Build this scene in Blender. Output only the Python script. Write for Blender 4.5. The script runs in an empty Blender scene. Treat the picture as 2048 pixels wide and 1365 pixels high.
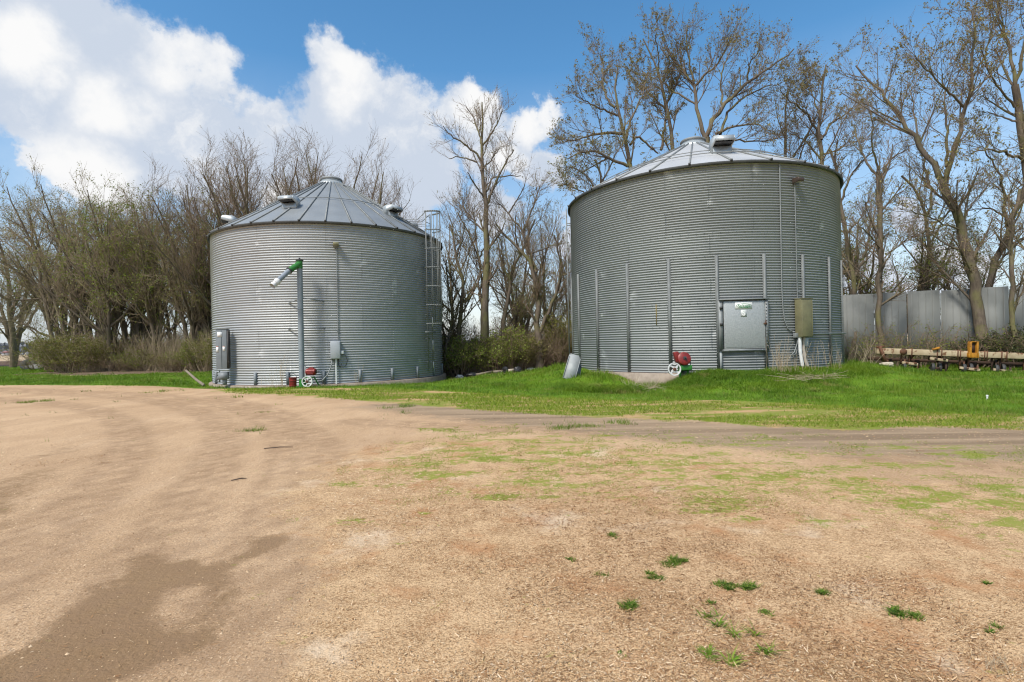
import bpy, math, random
import numpy as np
from mathutils import Vector, Matrix

SC = bpy.context.scene
COL = SC.collection
rng = np.random.default_rng(11)
random.seed(5)
pi = math.pi
rad = math.radians

# ------------------------------------------------------------------ camera
CAM_Z = 1.55
FPX, PITCH, ROLL = 1048.8, rad(0.192), rad(1.24)     # focal length for a 2048 px wide frame

def ray(px, py):
    """direction seen at a point of the survey photograph (2048 x 1365)"""
    u, w = px - 1024.0, 682.5 - py
    a = (u * math.cos(ROLL) + w * math.sin(ROLL)) / FPX
    b = (-u * math.sin(ROLL) + w * math.cos(ROLL)) / FPX
    return Vector((a, math.cos(PITCH) - b * math.sin(PITCH), math.sin(PITCH) + b * math.cos(PITCH)))

def at(px, py, Y):
    d = ray(px, py)
    return Vector((d.x / d.y * Y, Y, CAM_Z + d.z / d.y * Y))

def to_px(x, y, z):
    z = z - CAM_Z
    d = np.maximum(y * math.cos(PITCH) + z * math.sin(PITCH), 0.05)
    v = -y * math.sin(PITCH) + z * math.cos(PITCH)
    a, b = FPX * x / d, FPX * v / d
    return 1024 + a * math.cos(ROLL) - b * math.sin(ROLL), 682.5 - (a * math.sin(ROLL) + b * math.cos(ROLL))

cam_d = bpy.data.cameras.new('camera')
cam_d.sensor_width = 36.0
cam_d.lens = 36.0 * FPX / 2048.0
cam_d.clip_start, cam_d.clip_end = 0.05, 6000.0
cam = bpy.data.objects.new('camera', cam_d)
cam.matrix_world = Matrix.Translation((0, 0, CAM_Z)) @ Matrix.Rotation(pi / 2 + PITCH, 4, 'X') @ Matrix.Rotation(-ROLL, 4, 'Z')
COL.objects.link(cam)
SC.camera = cam

# ------------------------------------------------------------------ mesh builder
def NP(v):
    return np.asarray(v, dtype=np.float64)

class MB:
    def __init__(s):
        s.V, s.F, s.M, s.A, s.n = [], [], [], [], 0

    def add(s, V, F, m=0, rnd=None, M=None):
        V = NP(V).reshape(-1, 3)
        if M is not None:
            A = np.array(M)
            V = V @ A[:3, :3].T + A[:3, 3]
        if isinstance(F, (list, tuple)):
            groups = {}
            for f in F:
                groups.setdefault(len(f), []).append(f)
            for g in groups.values():
                g = np.array(g, dtype=np.int64)
                s.F.append(g + s.n); s.M.append(np.full(len(g), m))
        else:
            s.F.append(F + s.n); s.M.append(np.full(len(F), m))
        s.V.append(V)
        s.A.append(np.full(len(V), 0.5) if rnd is None else rnd)
        s.n += len(V)

    def box(s, c, size, m=0, M=None):
        x, y, z = (NP(size) / 2)
        V = NP([(-x, -y, -z), (x, -y, -z), (x, y, -z), (-x, y, -z), (-x, -y, z), (x, -y, z), (x, y, z), (-x, y, z)]) + NP(c)
        s.add(V, [(0, 3, 2, 1), (4, 5, 6, 7), (0, 1, 5, 4), (1, 2, 6, 5), (2, 3, 7, 6), (3, 0, 4, 7)], m, M=M)

    def bar(s, a, b, w, h, m=0, M=None, up=(0, 0, 1)):
        """a box of width w and height h run from a to b"""
        a, b = Vector(a), Vector(b)
        d = (b - a); L = d.length; d.normalize()
        u = Vector(up)
        if abs(d.dot(u)) > .95: u = Vector((1, 0, 0))
        r = d.cross(u).normalized(); u = r.cross(d)
        T = Matrix(((r.x, d.x, u.x, a.x), (r.y, d.y, u.y, a.y), (r.z, d.z, u.z, a.z), (0, 0, 0, 1)))
        if M is not None: T = M @ T
        s.box((0, L / 2, 0), (w, L, h), m, M=T)

    def tube(s, pts, r, sides=8, m=0, M=None, caps=True):
        pts = NP(pts); n = len(pts)
        r = np.full(n, r) if np.isscalar(r) else NP(r)
        V, F = tubes(pts[None], r[None], sides)
        s.add(V, F, m, M=M)
        if caps:
            s.F.append(np.array([list(range(sides))[::-1]]) + s.n - n * sides); s.M.append(np.array([m]))
            s.F.append(np.array([list(range((n - 1) * sides, n * sides))]) + s.n - n * sides); s.M.append(np.array([m]))

    def lathe(s, prof, seg=24, m=0, M=None, a0=0.0, a1=2 * pi):
        prof = NP(prof); n = len(prof)
        full = abs(a1 - a0 - 2 * pi) < 1e-6
        k = seg if full else seg + 1
        th = a0 + (a1 - a0) * np.arange(k) / seg
        V = np.stack([prof[:, 0][None] * np.cos(th)[:, None], prof[:, 0][None] * np.sin(th)[:, None], np.repeat(prof[:, 1][None], k, 0)], -1).reshape(-1, 3)
        i = np.arange(seg); j = (i + 1) % k
        p = np.arange(n - 1)
        F = np.stack([(i[:, None] * n + p), (j[:, None] * n + p), (j[:, None] * n + p + 1), (i[:, None] * n + p + 1)], -1).reshape(-1, 4)
        s.add(V, F, m, M=M)

    def prism(s, poly, depth, m=0, M=None, ax=2):
        """2D outline pushed along an axis from -depth/2 to depth/2"""
        n = len(poly); V = []
        for d in (-depth / 2, depth / 2):
            for (a, b) in poly:
                V.append({2: (a, b, d), 1: (a, d, b), 0: (d, a, b)}[ax])
        F = [tuple(range(n))[::-1], tuple(range(n, 2 * n))] + [(i, (i + 1) % n, n + (i + 1) % n, n + i) for i in range(n)]
        s.add(V, F, m, M=M)

    def build(s, name, mats, parent=None, smooth=False, loc=None, attr=False, bevel=0):
        me = bpy.data.meshes.new(name)
        V = np.concatenate(s.V)
        me.vertices.add(len(V)); me.vertices.foreach_set('co', V.astype(np.float32).ravel())
        tot = np.concatenate([np.full(len(f), f.shape[1]) for f in s.F])
        loops = np.concatenate([f.ravel() for f in s.F])
        start = np.concatenate([[0], np.cumsum(tot)[:-1]])
        me.loops.add(len(loops)); me.loops.foreach_set('vertex_index', loops.astype(np.int32))
        me.polygons.add(len(tot))
        me.polygons.foreach_set('loop_start', start.astype(np.int32))
        me.polygons.foreach_set('loop_total', tot.astype(np.int32))
        mats = mats if isinstance(mats, (list, tuple)) else [mats]
        for m in mats: me.materials.append(m)
        me.polygons.foreach_set('material_index', np.concatenate(s.M).astype(np.int32))
        if smooth: me.polygons.foreach_set('use_smooth', np.ones(len(tot), dtype=bool))
        if attr:
            at_ = me.attributes.new('rnd', 'FLOAT', 'POINT')
            at_.data.foreach_set('value', np.concatenate(s.A).astype(np.float32))
        me.update(calc_edges=True); me.validate()
        if smooth == 'auto':
            me.set_sharp_from_angle(angle=rad(35))
        o = bpy.data.objects.new(name, me); COL.objects.link(o)
        if parent is not None: o.parent = parent
        if loc is not None: o.location = loc
        if bevel:
            b = o.modifiers.new('edge', 'BEVEL'); b.width = bevel; b.segments = 2; b.limit_method = 'ANGLE'
        return o

def norm(v):
    return v / np.maximum(np.linalg.norm(v, axis=-1, keepdims=True), 1e-9)

def tubes(P, R, sides):
    B, m, _ = P.shape
    T = norm(np.gradient(P, axis=1))
    ov = norm(P[:, -1] - P[:, 0])
    ref = np.where((np.abs(ov[:, 2]) < 0.8)[:, None], np.array([0, 0, 1.0]), np.array([1.0, 0, 0]))[:, None, :]
    U = norm(np.cross(T, ref)); W = np.cross(T, U)
    a = 2 * pi * np.arange(sides) / sides
    V = P[:, :, None] + R[:, :, None, None] * (np.cos(a)[:, None] * U[:, :, None] + np.sin(a)[:, None] * W[:, :, None])
    b, i, k = np.meshgrid(np.arange(B), np.arange(m - 1), np.arange(sides), indexing='ij')
    k2 = (k + 1) % sides
    base = b * m * sides
    F = np.stack([base + i * sides + k, base + (i + 1) * sides + k, base + (i + 1) * sides + k2, base + i * sides + k2], -1).reshape(-1, 4)
    return V.reshape(-1, 3), F[:, ::-1]

def tag(o, label=None, cat=None, group=None, kind=None):
    if label: o['label'] = label
    if cat: o['category'] = cat
    if group: o['group'] = group
    if kind: o['kind'] = kind
    return o

def thing(name, loc, label, cat, group=None, rz=0.0):
    o = bpy.data.objects.new(name, None); COL.objects.link(o)
    o.empty_display_size = .2
    o.location = loc; o.rotation_euler = (0, 0, rz)
    return tag(o, label, cat, group)

def copy_thing(root, loc, rz, sc, label, group=None):
    r = root.copy(); COL.objects.link(r)
    r.location = loc; r.rotation_euler = (0, 0, rz); r.scale = sc if hasattr(sc, '__len__') else (sc, sc, sc)
    tag(r, label, None, group)
    for ch in list(root.children):
        c = ch.copy(); COL.objects.link(c); c.parent = r
    return r

# ------------------------------------------------------------------ material helpers
class N:
    """short hand for building a node tree"""
    def __init__(s, tree): s.t = tree; s.L = tree.links
    def n(s, typ, **kw):
        x = s.t.nodes.new(typ)
        for k, v in kw.items(): setattr(x, k, v)
        return x
    def put(s, sock, v):
        if hasattr(v, 'is_output'): s.L.new(v, sock)
        elif v is not None:
            if hasattr(sock.default_value, '__len__') and not hasattr(v, '__len__'): v = [v] * len(sock.default_value)
            if hasattr(sock.default_value, '__len__') and len(sock.default_value) == 4 and len(v) == 3: v = (*v, 1)
            sock.default_value = v
    def math(s, op, a, b=None, c=None, clamp=False):
        x = s.n('ShaderNodeMath', operation=op, use_clamp=clamp)
        for i, v in enumerate((a, b, c)):
            if v is not None: s.put(x.inputs[i], v)
        return x.outputs[0]
    def vmath(s, op, a, b=None, sc=None):
        x = s.n('ShaderNodeVectorMath', operation=op)
        s.put(x.inputs[0], a)
        if b is not None: s.put(x.inputs[1], b)
        if sc is not None: s.put(x.inputs['Scale'], sc)
        return x.outputs['Value'] if op in ('DISTANCE', 'LENGTH', 'DOT_PRODUCT') else x.outputs[0]
    def noise(s, vec, scale, detail=4, rough=.55, col=False, dist=0):
        x = s.n('ShaderNodeTexNoise')
        if vec is not None: s.put(x.inputs['Vector'], vec)
        x.inputs['Scale'].default_value = scale; x.inputs['Detail'].default_value = detail
        x.inputs['Roughness'].default_value = rough; x.inputs['Distortion'].default_value = dist
        return x.outputs['Color'] if col else x.outputs['Fac']
    def ramp(s, v, a, b, lo=0.0, hi=1.0, smooth=True):
        x = s.n('ShaderNodeMapRange', interpolation_type='SMOOTHSTEP' if smooth else 'LINEAR')
        s.put(x.inputs['Value'], v)
        for k, w in zip(('From Min', 'From Max', 'To Min', 'To Max'), (a, b, lo, hi)): s.put(x.inputs[k], w)
        return x.outputs[0]
    def mix(s, f, a, b, mode='MIX'):
        x = s.n('ShaderNodeMix', data_type='RGBA', blend_type=mode)
        s.put(x.inputs['Factor'], f); s.put(x.inputs['A'], a); s.put(x.inputs['B'], b)
        return x.outputs['Result']
    def scalevec(s, vec, sc):
        x = s.n('ShaderNodeMapping'); s.put(x.inputs['Vector'], vec); x.inputs['Scale'].default_value = sc
        return x.outputs[0]

def new_mat(name):
    m = bpy.data.materials.new(name); m.use_nodes = True
    q = N(m.node_tree); b = m.node_tree.nodes['Principled BSDF']
    return m, q, b

def obj_vec(q):
    return q.n('ShaderNodeTexCoord').outputs['Object']

def simple(name, c1, c2=None, rough=.6, metal=0.0, scale=6.0, bump=0.0, bscale=40.0, spot=None, spot_amt=.5, spec=.4, stretch=None):
    """two colours mixed by noise, an optional third (rust, dirt) in blotches, an optional bump"""
    m, q, b = new_mat(name)
    v = obj_vec(q)
    if stretch: v = q.scalevec(v, stretch)
    c2 = c2 or tuple(x * .8 for x in c1)
    col = q.mix(q.ramp(q.noise(v, scale, 5), .3, .7), c1, c2)
    if spot:
        f = q.ramp(q.noise(q.vmath('ADD', v, (7.3, 1.1, 4.2)), scale * 1.7, 6, .65), spot_amt, spot_amt + .12)
        col = q.mix(f, col, spot)
    q.put(b.inputs['Base Color'], col)
    b.inputs['Metallic'].default_value = metal
    q.put(b.inputs['Roughness'], q.ramp(q.noise(v, scale * 2, 3), .2, .8, rough * .85, min(1, rough * 1.15)))
    b.inputs['Specular IOR Level'].default_value = spec
    if bump:
        bn = q.n('ShaderNodeBump'); bn.inputs['Strength'].default_value = bump; bn.inputs['Distance'].default_value = .01
        q.put(bn.inputs['Height'], q.noise(v, bscale, 5)); q.put(b.inputs['Normal'], bn.outputs[0])
    return m

def rnd_mat(name, cols, rough=.7, trans=0.0, spec=.25, noise=None, noise_col=None):
    """colour picked per blade / leaf / straw from a ramp by the 'rnd' attribute"""
    m, q, b = new_mat(name)
    a = q.n('ShaderNodeAttribute', attribute_name='rnd').outputs['Fac']
    r = q.n('ShaderNodeValToRGB'); q.put(r.inputs[0], a)
    els = r.color_ramp.elements
    while len(els) < len(cols): els.new(.5)
    for i, c in enumerate(cols):
        els[i].position = i / (len(cols) - 1); els[i].color = (*c, 1)
    col = r.outputs[0]
    if noise:
        g = q.n('ShaderNodeNewGeometry').outputs['Position']
        col = q.mix(q.ramp(q.noise(g, noise, 4), .42, .68), col, noise_col)
        col = q.mix(q.ramp(q.noise(q.vmath('ADD', g, (3, 9, 0)), noise * 3.1, 5), .52, .70, 0, .7), col, tuple(c * .42 for c in noise_col))
        col = q.mix(q.ramp(q.noise(q.vmath('ADD', g, (23, 5, 0)), noise * 1.7, 6, .65), .54, .67, 0, .8), col, (.33, .27, .085))
    q.put(b.inputs['Base Color'], col)
    b.inputs['Roughness'].default_value = rough
    b.inputs['Specular IOR Level'].default_value = spec
    if trans:
        t = q.n('ShaderNodeBsdfTranslucent'); q.put(t.inputs[0], col)
        mx = q.n('ShaderNodeMixShader'); mx.inputs[0].default_value = trans
        q.L.new(b.outputs[0], mx.inputs[1]); q.L.new(t.outputs[0], mx.inputs[2])
        q.L.new(mx.outputs[0], m.node_tree.nodes['Material Output'].inputs['Surface'])
    return m
# ------------------------------------------------------------------ light and sky
SUN_EL, SUN_AZ = rad(52), rad(-142)          # azimuth measured from +Y towards +X
sdir = Vector((math.sin(SUN_AZ) * math.cos(SUN_EL), math.cos(SUN_AZ) * math.cos(SUN_EL), math.sin(SUN_EL)))
sl = bpy.data.lights.new('sun', 'SUN'); sl.energy = 2.05; sl.angle = rad(13); sl.color = (1, .955, .89)
so = bpy.data.objects.new('sun', sl); COL.objects.link(so)
so.rotation_euler = (-sdir).to_track_quat('-Z', 'Y').to_euler(); so.location = sdir * 60

W = bpy.data.worlds.new('World'); SC.world = W; W.use_nodes = True
q = N(W.node_tree); W.node_tree.nodes.clear()
out = q.n('ShaderNodeOutputWorld')
d = q.n('ShaderNodeTexCoord').outputs['Generated']
sky = q.n('ShaderNodeTexSky', sky_type='NISHITA'); sky.sun_disc = False
sky.sun_elevation = SUN_EL; sky.sun_rotation = SUN_AZ; sky.air_density = 1.0; sky.dust_density = .7; sky.ozone_density = 1.25
hsv = q.n('ShaderNodeHueSaturation'); hsv.inputs['Saturation'].default_value = 1.28; hsv.inputs['Hue'].default_value = .492; hsv.inputs['Value'].default_value = 1.0
q.put(hsv.inputs['Color'], sky.outputs[0])
bg = q.n('ShaderNodeBackground'); q.put(bg.inputs['Color'], hsv.outputs[0]); bg.inputs['Strength'].default_value = .085

n1 = q.vmath('SUBTRACT', q.noise(d, 4.0, 7, .58, col=True), (.5, .5, .5))
n2 = q.vmath('SUBTRACT', q.noise(d, 15.0, 6, .6, col=True), (.5, .5, .5))
dw = q.vmath('ADD', d, q.vmath('ADD', q.vmath('SCALE', n1, sc=.20), q.vmath('SCALE', n2, sc=.085)))

def blobs(lst, vec):
    acc = None
    for (x, y, r) in lst:
        c = ray(x, y).normalized(); e = ray(x + r * .7, y - r * .7).normalized()
        f = q.math('MULTIPLY_ADD', q.vmath('DISTANCE', vec, tuple(c)), -1.0 / (e - c).length, 1.0)
        acc = f if acc is None else q.math('SMOOTH_MAX', acc, f, .18)
    return acc

CLOUDS = [(40, 60, 210), (190, 90, 150), (340, 110, 100), (390, 190, 95), (240, 220, 170), (110, 230, 110), (250, 335, 140),
          (400, 310, 160), (530, 270, 120), (650, 300, 150), (150, 350, 70), (710, 160, 90), (760, 240, 90), (790, 310, 130), (870, 370, 90),
          (945, 225, 72), (1070, 250, 70), (1010, 310, 100), (1085, 345, 60), (700, 390, 120), (590, 410, 100), (830, 430, 60), (1000, 430, 70),
          (1130, 480, 60), (-150, 150, 220), (1850, 450, 60), (1900, 560, 90), (1720, 590, 90), (2100, 590, 110)]
fld = q.math('MULTIPLY_ADD', q.math('SUBTRACT', q.noise(dw, 6.0, 8, .64), .54), .85, blobs(CLOUDS, dw))
mask = q.ramp(fld, -.05, .30)
brt = blobs([(345, 105, 120), (712, 160, 100), (955, 215, 80), (1075, 240, 85), (190, 360, 130), (240, 210, 120), (560, 400, 70), (60, 120, 110), (1040, 330, 60)], dw)
# loose cloud over the rest of the sky (above and behind), thinning to the right of the view
loose = q.ramp(q.noise(q.scalevec(d, (1, 1, 1.8)), 2.1, 8, .58), .47, .66)
sep = q.n('ShaderNodeSeparateXYZ'); q.put(sep.inputs[0], d)
behind = q.ramp(sep.outputs['Y'], .35, -.25)
upz = q.ramp(sep.outputs['Z'], .75, .92)
loose = q.math('MULTIPLY', loose, q.math('MAXIMUM', behind, upz))
# thin veil near the horizon
veil = q.math('MULTIPLY', q.ramp(sep.outputs['Z'], .46, .0, smooth=False), .78)
allm = q.math('MAXIMUM', q.math('MAXIMUM', mask, loose), veil)
shade = q.math('MAXIMUM', q.ramp(brt, .05, .75), q.ramp(q.noise(dw, 6.5, 8, .62), .46, .70, 0, .75))
ccol = q.mix(shade, (.63, .705, .825), (1, 1, 1))
cbg = q.n('ShaderNodeBackground'); q.put(cbg.inputs['Color'], ccol); cbg.inputs['Strength'].default_value = .42
mx = q.n('ShaderNodeMixShader'); q.put(mx.inputs[0], allm)
q.L.new(bg.outputs[0], mx.inputs[1]); q.L.new(cbg.outputs[0], mx.inputs[2]); q.L.new(mx.outputs[0], out.inputs['Surface'])

vs = SC.view_settings
SC.display_settings.display_device = 'sRGB'
vs.view_transform = 'Standard'; vs.look = 'None'; vs.gamma = 1; vs.exposure = 1.2
SC.cycles.pixel_filter_type = 'BLACKMAN_HARRIS'; SC.cycles.filter_width = 1.15; vs.use_curve_mapping = False
# ------------------------------------------------------------------ ground
BIN_R = 5.49
LB = Vector((-9.15, 27.07, .03))       # centre of the shiny bin, top of its concrete
RB = Vector((8.264, 23.377, .38))      # centre of the dull bin, top of its concrete

def sstep(x, a, b):
    t = np.clip((x - a) / (b - a), 0, 1); return t * t * (3 - 2 * t)

def ground_h(x, y):
    x, y = np.asarray(x, float), np.asarray(y, float)
    h = .035 * np.sin(x * .31 + 1.3) * np.sin(y * .27) + .006 * np.sin(x * .9 + y * .4) * sstep(y, 6, 12)
    h = h * sstep(y, 3, 9)
    # the earth bank round the dull bin, dug away in front of its concrete
    dx, dy = x - RB.x, y - RB.y
    r = np.hypot(dx, dy); th = np.degrees(np.arctan2(dy, dx))
    m = .38 * (1 - sstep(r, BIN_R + .3, BIN_R + 3.6)) + .05 * np.sin(th * .22) * (1 - sstep(r, BIN_R, BIN_R + 3))
    notch = np.exp(-((th + 127) / 11.5) ** 2) * (1 - sstep(r, BIN_R + 1.2, BIN_R + 3.2))
    h = h + m - .46 * notch
    # lower ground beside the shiny bin
    r2 = np.hypot(x - LB.x, y - LB.y)
    th2 = np.degrees(np.arctan2(y - LB.y, x - LB.x))
    h = h - (.04 + .2 * sstep(np.abs(th2 + 10), 62, 30)) * (1 - sstep(r2, BIN_R + .3, BIN_R + 3.0)) - .06 * sstep(r2, 8, 6)
    # tyre ruts in the drive
    return h

def seg_dist(px, py, poly):
    best = np.full(px.shape, 1e9)
    n = len(poly)
    for i in range(n):
        (ax, ay), (bx, by) = poly[i], poly[(i + 1) % n]
        dx, dy = bx - ax, by - ay
        t = np.clip(((px - ax) * dx + (py - ay) * dy) / (dx * dx + dy * dy + 1e-9), 0, 1)
        best = np.minimum(best, np.hypot(px - ax - t * dx, py - ay - t * dy))
    return best

def inside(px, py, poly):
    r = np.zeros(px.shape, bool); n = len(poly)
    for i in range(n):
        (ax, ay), (bx, by) = poly[i], poly[(i + 1) % n]
        c = (ay > py) != (by > py)
        with np.errstate(divide='ignore', invalid='ignore'):
            r ^= c & (px < (bx - ax) * (py - ay) / (by - ay + 1e-12) + ax)
    return r

def gpt(p):
    """survey point on the flat yard, in metres"""
    d = ray(*p); t = -CAM_Z / min(d.z, -.004); return (d.x * t, d.y * t)

class Patch:
    """an outline on the ground, softened over `soft` of the local distance"""
    def __init__(s, pts, soft=.03): s.p = [gpt(p) for p in pts]; s.soft = soft
    def __call__(s, x, y):
        # shrink by distance so that far, stretched outlines soften evenly
        sd = seg_dist(x, y, s.p) * np.where(inside(x, y, s.p), 1, -1)
        w = s.soft * np.maximum(np.hypot(x, y), 2.0)
        return np.clip(.5 + sd / (2 * w), 0, 1)

class Spot:
    def __init__(s, px, py, rx, ry):
        a, b, c = gpt((px, py)), gpt((px + rx, py)), gpt((px, py + ry))
        s.c = a; s.rx = math.hypot(b[0] - a[0], b[1] - a[1]); s.ry = math.hypot(c[0] - a[0], c[1] - a[1])
        s.ang = math.atan2(b[1] - a[1], b[0] - a[0])
    def __call__(s, x, y):
        dx, dy = x - s.c[0], y - s.c[1]
        u = dx * math.cos(s.ang) + dy * math.sin(s.ang); v = -dx * math.sin(s.ang) + dy * math.cos(s.ang)
        return np.clip(1.15 - np.hypot(u / s.rx, v / s.ry) * .62, 0, 1)

def zoomA(l): return [(x / 2, 760 + y / 2) for x, y in l]
def zoomB(l): return [(1024 + x / 2, 760 + y / 2, rx / 2, ry / 2) for x, y, rx, ry in l]

P_LAWN = Patch([(-2200, 742), (-900, 753), (-300, 767), (0, 771), (200, 771.5), (330, 772.5), (410, 774), (470, 773), (560, 776), (640, 778), (760, 777), (880, 781), (980, 786), (1060, 792),
                (1180, 798), (1300, 803), (1420, 800), (1600, 807), (1750, 817), (1880, 826), (2048, 832), (2500, 850), (3200, 900), (3600, 760), (2300, 700), (1000, 715), (-2200, 735)], .012)
P_THIN = Patch([(430, 770), (640, 774), (880, 776), (1060, 784), (1300, 795), (1600, 800), (1900, 818), (2048, 825), (2048, 858), (1850, 852), (1700, 862), (1500, 854), (1380, 842), (1200, 836),
                (1000, 822), (850, 812), (700, 800), (560, 792), (430, 784)], .02)
P_STRAW = Patch([(540, 1500), (575, 1365), (625, 1180), (600, 1040), (560, 990), (640, 940), (720, 900), (860, 880), (1040, 880), (1250, 900), (1500, 925), (1750, 960), (2048, 985), (2700, 1050), (3000, 1500)], .085)
P_TRACK = Patch([(820, 800), (1000, 815), (1200, 832), (1500, 848), (1750, 850), (2048, 842), (2800, 880), (2900, 960), (2048, 925), (1700, 915), (1400, 895), (1150, 868), (950, 846), (700, 815)], .07)
P_MOSSY = Patch([(900, 850), (1200, 858), (1600, 870), (2048, 880), (2700, 900), (2900, 1100), (2048, 1110), (1900, 1060), (1700, 1030), (1450, 1035), (1250, 1010), (1000, 1000), (820, 1000), (700, 960)], .08)
P_FIELD = Patch([(-6000, 735), (100, 731.5), (1500, 706), (4000, 660), (4000, 655), (-6000, 640)], .01)
DARK_PATCHES = [Patch(zoomA(l), s) for l, s in [  # outlines of the darker brown patches on the drive
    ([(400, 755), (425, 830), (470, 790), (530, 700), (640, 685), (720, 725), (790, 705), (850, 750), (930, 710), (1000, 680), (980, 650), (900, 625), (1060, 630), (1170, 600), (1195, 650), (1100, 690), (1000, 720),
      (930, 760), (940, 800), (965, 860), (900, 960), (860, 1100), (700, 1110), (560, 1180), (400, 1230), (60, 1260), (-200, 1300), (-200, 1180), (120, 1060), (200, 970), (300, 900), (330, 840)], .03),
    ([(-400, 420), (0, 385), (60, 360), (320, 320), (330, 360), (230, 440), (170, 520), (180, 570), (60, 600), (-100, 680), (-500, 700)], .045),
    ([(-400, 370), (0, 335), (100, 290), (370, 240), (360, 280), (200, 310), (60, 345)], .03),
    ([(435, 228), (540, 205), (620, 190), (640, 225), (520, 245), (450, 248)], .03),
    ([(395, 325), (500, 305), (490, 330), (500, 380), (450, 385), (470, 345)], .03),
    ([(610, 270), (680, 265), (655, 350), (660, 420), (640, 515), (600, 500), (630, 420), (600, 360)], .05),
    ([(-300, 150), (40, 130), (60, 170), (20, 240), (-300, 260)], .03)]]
DARK_HOLE = Patch(zoomA([(700, 1000), (650, 950), (690, 850), (800, 825), (815, 930), (760, 985)]), .035)
MOSS = [Spot(*p) for p in [(977, 923, 50, 12), (875, 862, 40, 6), (1085, 937, 30, 5), (690, 972, 22, 6), (590, 1042, 16, 7), (690, 1046, 34, 9), (845, 1030, 16, 7), (1115, 974, 30, 6), (1010, 995, 40, 8)] +
        zoomB([(180, 250, 60, 10), (360, 228, 50, 8), (200, 425, 50, 15), (500, 480, 70, 20), (720, 528, 110, 14), (940, 560, 80, 25), (400, 380, 90, 9), (980, 225, 60, 8), (860, 395, 100, 18),
               (850, 455, 30, 8), (1100, 340, 60, 8), (1110, 392, 80, 15), (1390, 405, 90, 20), (1640, 430, 60, 14), (1730, 460, 90, 22), (1560, 272, 70, 8), (1690, 300, 70, 9), (1850, 302, 110, 22), (1850, 392, 150, 13),
               (1600, 512, 110, 22), (1720, 547, 80, 12), (1960, 450, 120, 50), (2010, 560, 120, 60), (1920, 640, 90, 40), (700, 258, 40, 8), (1300, 300, 60, 7), (1450, 175, 70, 8), (1150, 180, 60, 7), (620, 160, 80, 8), (1180, 560, 60, 14)])]

RUTS = [([gpt(p) for p in l], w) for l, w in [
    ([(150, 1365), (300, 1120), (400, 960), (480, 880), (440, 832), (330, 805), (180, 790), (0, 782), (-300, 775)], .17),
    ([(420, 1365), (520, 1130), (590, 1000), (610, 900), (560, 840), (440, 806), (300, 790), (100, 780), (-200, 774)], .20),
    ([(-60, 1200), (120, 1060), (230, 950), (280, 880), (250, 838), (150, 812), (0, 796), (-300, 784)], .17),
    ([(620, 1365), (700, 1100), (690, 960), (640, 880), (560, 826), (430, 795)], .15),
    ([(700, 845), (900, 855), (1150, 866), (1450, 886), (1800, 915), (2100, 945)], .2), ([(820, 822), (1000, 832), (1250, 846), (1500, 862), (1800, 880), (2100, 900)], .2)]]
def line_dist(x, y, pts):
    best = np.full(x.shape, 1e9)
    p = resample2(pts, 40)
    for (ax, ay), (bx, by) in zip(p[:-1], p[1:]):
        dx, dy = bx - ax, by - ay
        t = np.clip(((x - ax) * dx + (y - ay) * dy) / (dx * dx + dy * dy + 1e-9), 0, 1)
        best = np.minimum(best, np.hypot(x - ax - t * dx, y - ay - t * dy))
    return best
def resample2(pts, n):
    pts = NP(pts); L_ = np.concatenate([[0], np.cumsum(np.linalg.norm(np.diff(pts, axis=0), axis=1))]); t = np.linspace(0, L_[-1], n)
    r = np.stack([np.interp(t, L_, pts[:, k]) for k in (0, 1)], 1)
    for _ in range(8): r[1:-1] = .25 * r[:-2] + .5 * r[1:-1] + .25 * r[2:]
    return r
def rut_mask(x, y):
    # two wheels' worth of pressed bands beside each other
    m = 0
    for l, w in RUTS:
        d = line_dist(x, y, l); w2 = w * .55 * (1 + .02 * np.hypot(x, y)); d = np.minimum(d, np.abs(d - 1.35 * w))
        m = np.maximum(m, np.exp(-(d / w2) ** 2))
    return m

def masks(x, y):
    lawn = P_LAWN(x, y)
    thin = P_THIN(x, y)
    straw = P_STRAW(x, y)
    track = P_TRACK(x, y)
    dark_patch = np.max([p(x, y) * w for p, w in zip(DARK_PATCHES, (1, .62, .55, .5, .5, .5, .6))], 0) * (1 - DARK_HOLE(x, y))
    moss = np.max([p(x, y) for p in MOSS], 0)
    moss = np.maximum(moss * .85, .45 * P_MOSSY(x, y) + .12 * straw)
    field = sstep(y, 63, 66) * .5 + sstep(y, 108, 114) * .5
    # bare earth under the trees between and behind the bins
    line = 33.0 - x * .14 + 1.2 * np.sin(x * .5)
    bare_earth = sstep(y - line, -3.0, 1.0) * (1 - sstep(y, 55, 62)) * (x > -38)
    bare_earth = np.maximum(bare_earth, sstep(x, -3.9, -2.6) * sstep(y, 25.2, 27.2) * sstep(x, 5.5, 3))
    return dict(lawn=lawn * (1 - bare_earth), thin=thin, straw=straw, track=track, dark_patch=dark_patch, moss=moss, field=field, earth=bare_earth)

def axis(parts):
    r = []
    for a, b, s in parts: r += list(np.arange(a, b, s))
    return np.array(r + [parts[-1][1]])

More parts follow.
